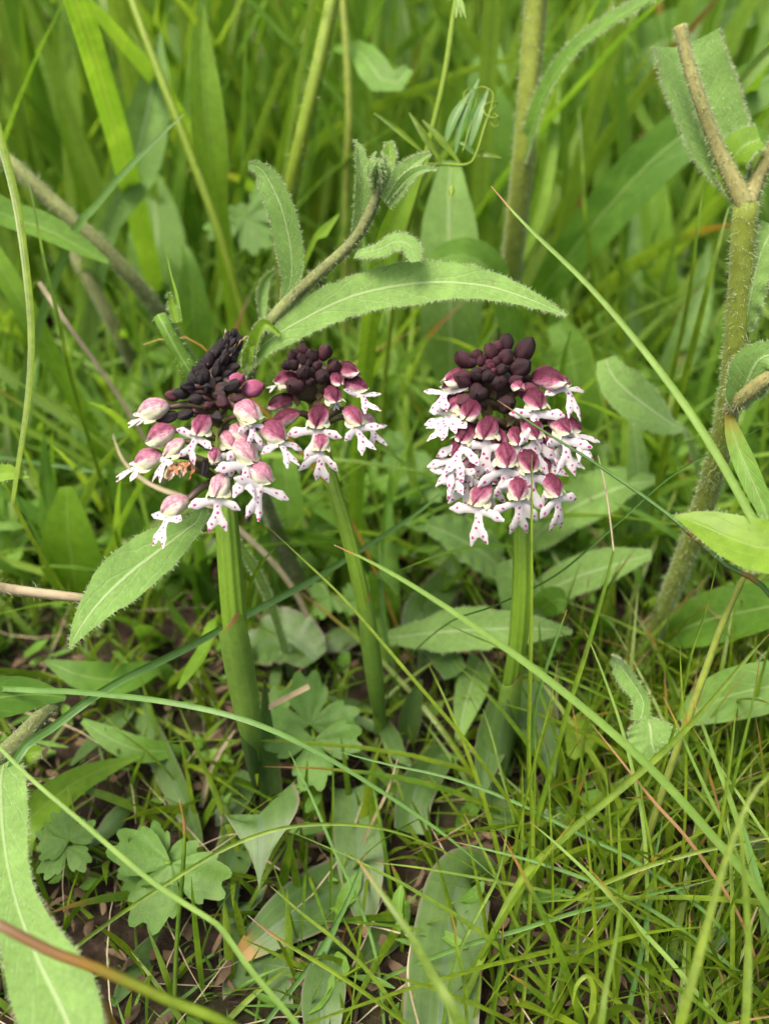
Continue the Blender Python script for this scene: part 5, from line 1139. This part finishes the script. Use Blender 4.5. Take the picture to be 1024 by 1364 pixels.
bl('pale straw bent among stems below the old orchid', [(313, 972, 190), (290, 1005, 191), (276, 1040, 193), (268, 1075, 196)], 9, 'straw', fold=.5, name='straw', cat='straw', group=None)
bl('broken pale straw lying over the three-lobed leaf', [(412, 914, 176), (385, 928, 178), (358, 942, 180)], 9, 'straw', fold=.4, name='straw', cat='straw', group=None, root=False, prof=[(0, .9), (1, 1)])
bl('short cream straw stuck in the grass near the bent blade', [(52, 376, 210), (68, 400, 211), (90, 432, 213)], 8, 'straw', fold=.4, name='straw', cat='straw', group=None, prof=[(0, .8), (1, 1)])
bl('tan straw curving behind the old orchid flowers', [(150, 578, 196), (165, 615, 196), (200, 645, 197), (250, 665, 199), (300, 690, 202)], 9, 'straw', fold=.4, name='straw', cat='straw', group=None)
bl('thin orange leaf poking out beside the torn stalk', [(191, 459, 168), (212, 452, 168), (240, 453, 169), (280, 472, 171)], 6, 'orange', fold=.3, name='dead_grass', cat='dead blade', group=None)
culm('thin dry awn standing on a green node right of the fresh orchid', [(796, 606, 148), (806, 650, 148), (813, 700, 148), (817, 735, 148)], 2.6, 'straw', root=False, rnd=.8)
bl('upright dark green blade dropping from the dry awn', [(817, 733, 148), (803, 790, 149), (780, 870, 151), (758, 940, 153), (733, 1030, 156), (715, 1095, 158), (696, 1180, 160), (676, 1262, 160), (648, 1372, 158)], 9, 'fine', fold=.7, rnd=.25, prof=[(0, .5), (.2, .9), (1, 1.2)])
bl('thin level blade crossing behind the dry awn', [(1034, 560, 158), (960, 596, 159), (890, 636, 160), (815, 702, 162), (740, 765, 165), (660, 805, 172), (595, 830, 182)], 5.5, 'blue', fold=.6, rnd=.1)
bl('short blade tip standing right of the fresh orchid sheath', [(755, 812, 164), (742, 845, 165), (728, 885, 167), (713, 935, 171), (706, 990, 176)], 8, 'blue', fold=.6, rnd=.5, dry=.5, drylen=.07)
bl('blade tip pointing at the fresh orchid stem', [(592, 830, 168), (625, 845, 168), (665, 862, 168), (720, 890, 168), (790, 920, 168), (850, 950, 170), (900, 985, 174)], 6, 'fine', fold=.6, rnd=.2)
bl('narrow yellow green blade standing behind the folded fuzzy leaf', [(778, 838, 158), (800, 890, 158), (825, 960, 158), (842, 1025, 158), (856, 1095, 158), (862, 1190, 157), (861, 1290, 156), (862, 1380, 154)], 6.5, 'pale', fold=.6, rnd=.7, dry=.4, drylen=.06)
bl('wide blade rising from the turf towards the right edge', [(1030, 838, 146), (1000, 870, 147), (950, 930, 148), (900, 985, 150), (840, 1040, 152), (760, 1108, 154), (690, 1180, 156), (625, 1320, 154)], 12, 'fine', fold=.6, rnd=.5, dry=.6, drylen=.04)
bl('orange tan dead stalk slanting through the turf', [(788, 965, 156), (830, 1018, 155), (870, 1068, 154), (910, 1112, 153), (945, 1160, 153), (980, 1215, 153)], 6, 'straw', alldry=.55, fold=.5, name='dead_grass', cat='dead blade', group=None, rnd=0)
bl('blade with a pink tip right of the folded fuzzy leaf', [(883, 928, 152), (902, 968, 152), (920, 1010, 152), (945, 1065, 153), (968, 1110, 154), (990, 1170, 156)], 7, 'pale', dry=.65, drylen=.14, fold=.5, rnd=.1)
bl('pale blade beside the pink tipped one', [(921, 930, 152), (935, 965, 152), (955, 1020, 153), (972, 1065, 153), (990, 1120, 154), (1010, 1190, 155)], 9, 'pale', dry=.65, drylen=.06, fold=.5, rnd=.5)
bl('whitish thin blade crossing the pink tipped one', [(921, 968, 155), (942, 1000, 155), (970, 1040, 155), (1000, 1085, 155), (1040, 1150, 155)], 6, 'pale', dry=.65, drylen=.08, fold=.5, rnd=.9)
culm('olive grass stalk with a brown joint at the right', [(995, 760, 148), (975, 800, 149), (955, 848, 150), (935, 905, 152), (915, 960, 154), (890, 1030, 157)], 9.5, 'hstem', nodes=(.36,), taper=.9, rnd=.8)
bl('tall thin blade left of the olive stalk', [(955, 745, 152), (940, 810, 153), (920, 870, 154), (905, 940, 156), (885, 1010, 158)], 6, 'fine', fold=.6, rnd=.4)
bl('blurred bright blade close to the lens at the lower right', [(1040, 1020, 116), (1000, 1060, 115), (965, 1150, 114), (935, 1255, 113), (900, 1385, 112)], 14, 'fine', fold=.4, rnd=.9)
bl('blurred upright bright blade in the bottom right corner', [(985, 1085, 122), (990, 1160, 121), (996, 1260, 120), (990, 1385, 118)], 13, 'fine', fold=.4, rnd=.7)
bl('pale blade slanting from a white fluff to the bottom edge', [(705, 1094, 146), (745, 1128, 146), (795, 1176, 145), (860, 1246, 145), (900, 1290, 144), (965, 1372, 144)], 7.5, 'pale', dry=.6, drylen=.05, fold=.5, rnd=.6)
bl('long bright blade sweeping up to the right edge', [(1060, 1108, 148), (1000, 1120, 149), (930, 1134, 150), (858, 1154, 151), (790, 1182, 152), (735, 1215, 154), (670, 1262, 156), (600, 1330, 156)], 9, 'fine', fold=.6, rnd=.8)
bl('blue green blade lying level across the turf', [(955, 1170, 153), (900, 1183, 153), (830, 1198, 153), (760, 1216, 153), (690, 1238, 154), (609, 1262, 156), (520, 1298, 160)], 8, 'blue', fold=.5, rnd=.6)
bl('blade with a mauve tip pointing left over the turf', [(604, 1121, 155), (650, 1132, 155), (712, 1148, 155), (790, 1175, 154), (860, 1208, 154), (940, 1262, 154), (1000, 1310, 154)], 7, 'blue', dry=.7, drylen=.05, fold=.6, rnd=.7)
bl('thin blade with a mauve tip pointing left over the basal leaf', [(500, 1149, 160), (560, 1156, 159), (650, 1172, 158), (740, 1190, 157), (820, 1212, 156), (900, 1240, 156)], 6, 'fine', dry=.7, drylen=.05, fold=.6, rnd=.4)
bl('arching blade running from the lobed leaf down into the turf', [(432, 996, 166), (510, 1016, 164), (600, 1036, 162), (690, 1070, 160), (770, 1110, 158), (850, 1150, 156), (950, 1226, 154)], 6.5, 'blue', dry=.6, drylen=.03, fold=.6, rnd=.3)
bl('dark upright blade standing in the turf', [(882, 1088, 156), (872, 1140, 156), (864, 1200, 156), (850, 1280, 155), (832, 1360, 154)], 9, 'blue', fold=.6, rnd=0)
bl('bright bent blade tip at the bottom edge', [(762, 1338, 142), (768, 1312, 142), (782, 1300, 142), (790, 1318, 142), (788, 1350, 142), (786, 1400, 142)], 10, 'fine', fold=.3, rnd=1)
bl('blurred short blade near the bottom edge', [(826, 1208, 126), (818, 1260, 125), (806, 1320, 124), (798, 1380, 123)], 12, 'fine', fold=.4, rnd=.5)
bl('blade with a dried tan flag tip in the right turf', [(1008, 1208, 140), (998, 1235, 140), (994, 1262, 140), (992, 1310, 140), (990, 1385, 140)], 8, 'fine', dry=1.0, drylen=.25, fold=.3, rnd=.6)
bl('wide pale blade leaning at the right edge of the turf', [(985, 1085, 146), (1000, 1140, 146), (1015, 1200, 146), (1030, 1270, 146), (1040, 1380, 146)], 13, 'blue', fold=.5, rnd=.8)
bl('thin dark blade curving down before the bottom basal leaf', [(672, 1080, 156), (673, 1120, 156), (661, 1170, 155), (636, 1218, 154), (615, 1260, 153), (600, 1310, 152), (588, 1380, 151)], 6, 'fine', fold=.6, rnd=.1)
bl('upright blade doubling the straight one before the fresh stem', [(695, 1020, 162), (694, 1100, 162), (690, 1170, 161), (687, 1240, 161), (682, 1340, 160)], 8, 'fine', fold=.6, rnd=.6)
bl('blade with an orange tip slanting right through the turf', [(618, 1085, 162), (640, 1126, 161), (665, 1180, 160), (690, 1238, 159), (730, 1316, 158), (765, 1385, 157)], 7, 'fine', dry=.6, drylen=.08, fold=.6, rnd=.7)
bl('small blade with an orange dead tip over the bottom basal leaf', [(600, 1215, 150), (605, 1235, 150), (608, 1262, 150), (618, 1310, 150), (622, 1380, 150)], 6, 'fine', dry=.5, drylen=.25, fold=.4, rnd=.5)
bl('upright thin blade before the fresh orchid sheath', [(713, 980, 166), (712, 1040, 166), (711, 1110, 166), (712, 1180, 166)], 5, 'fine', fold=.6, rnd=.3)
bl('thin blade leaning left by the fresh orchid leaves', [(643, 945, 178), (655, 980, 176), (668, 1030, 174), (684, 1090, 172)], 5, 'fine', fold=.6, rnd=.3)
# left side and behind
bl('bent pale blade hanging down before the grey hairy stalk', [(18, 672, 150), (28, 610, 150), (40, 530, 151), (45, 450, 152), (38, 360, 153), (25, 270, 155), (5, 190, 158), (-20, 110, 162), (-80, 60, 168), (-150, 180, 176), (-190, 400, 184)], 15, 'fine', fold=.5, rnd=.75, root=True, prof=[(0, .5), (.1, .9), (.25, 1.1), (.35, .9), (1, .8)])
bl('thin dark blade standing right of the bent pale blade', [(30, 215, 178), (45, 270, 178), (60, 350, 180), (80, 430, 184), (100, 520, 192)], 7, 'fine', fold=.5, rnd=.1)
bl('diagonal pale blade in front of the broad blurred leaf', [(245, 152, 196), (215, 180, 196), (170, 225, 198), (130, 272, 202), (90, 330, 208)], 14, 'blue', fold=.3, rnd=.9)
bl('pale blade slanting behind the old orchid from the left', [(260, 640, 262), (190, 618, 258), (120, 575, 252), (50, 530, 246), (-30, 485, 240)], 18, 'pale', fold=.3, rnd=.3)
bl('dark thin blade lying level left of the old orchid', [(200, 625, 230), (130, 628, 228), (60, 618, 226), (-30, 615, 222)], 7, 'blue', fold=.4, rnd=0)
bl('yellow green blade falling from the bent blade foot', [(5, 640, 170), (30, 690, 174), (60, 745, 180), (95, 800, 190)], 13, 'fine', fold=.4, rnd=.9)
bl('broad bright blade bending over the top left corner', [(240, 140, 300), (200, 80, 296), (160, 20, 292), (120, -30, 290)], 10, 'grass', fold=.3, rnd=.8)
bl('slim grass blade between the small orchid and the fresh orchid', [(505, 720, 205), (507, 790, 206), (515, 860, 210), (535, 940, 216)], 9, 'blue', fold=.4, rnd=.8)
bl('dark blade slanting up behind the fresh flower head', [(760, 440, 200), (750, 480, 202), (742, 540, 208), (735, 600, 220)], 16, 'fine', fold=.4, rnd=0)
bl('thin curved blade right of the bristly stalk', [(770, 140, 245), (775, 210, 245), (780, 300, 250), (790, 380, 260)], 7, 'fine', fold=.4, rnd=.1)
bl('upright blade below the clipped leaf', [(935, 255, 200), (928, 300, 200), (920, 370, 204), (905, 450, 214)], 9, 'fine', fold=.4, rnd=.5)
bl('second upright blade left of the mown stalk', [(970, 275, 190), (958, 320, 190), (940, 390, 194), (920, 470, 204)], 11, 'fine', fold=.4, rnd=.5)
bl('short blade between the old orchid stem and its green leaf', [(366, 730, 176), (350, 748, 177), (335, 775, 180), (328, 815, 186)], 9, 'fine', fold=.4, rnd=.4)
for i, (px, py, dx, L_, w_) in enumerate([(735, 1250, -8, 110, 6), (812, 1240, 10, 120, 5), (770, 1215, -4, 130, 5), (850, 1310, 25, 70, 6), (918, 1218, -6, 150, 8), (640, 1290, -12, 90, 6), (742, 880, -30, 130, 5), (980, 930, -20, 160, 6),
        (1012, 870, -30, 150, 6), (905, 860, 8, 140, 5), (850, 1020, 20, 130, 5), (765, 1290, 12, 90, 7), (890, 1240, -25, 120, 6), (960, 1300, 18, 80, 7), (670, 1230, -15, 130, 7), (730, 1020, 5, 140, 5)]):
    bl(describe(px, py, dx, w_ * 3.2, 'fine', 'turf blade', ANCH_TURF), [(px, py, 152), (px + dx * .3, py + L_ * .4, 152), (px + dx, py + L_, 153)], w_, 'fine', fold=.6, dry=random.choice([0, 0, .7]), group='fine upright turf blades')
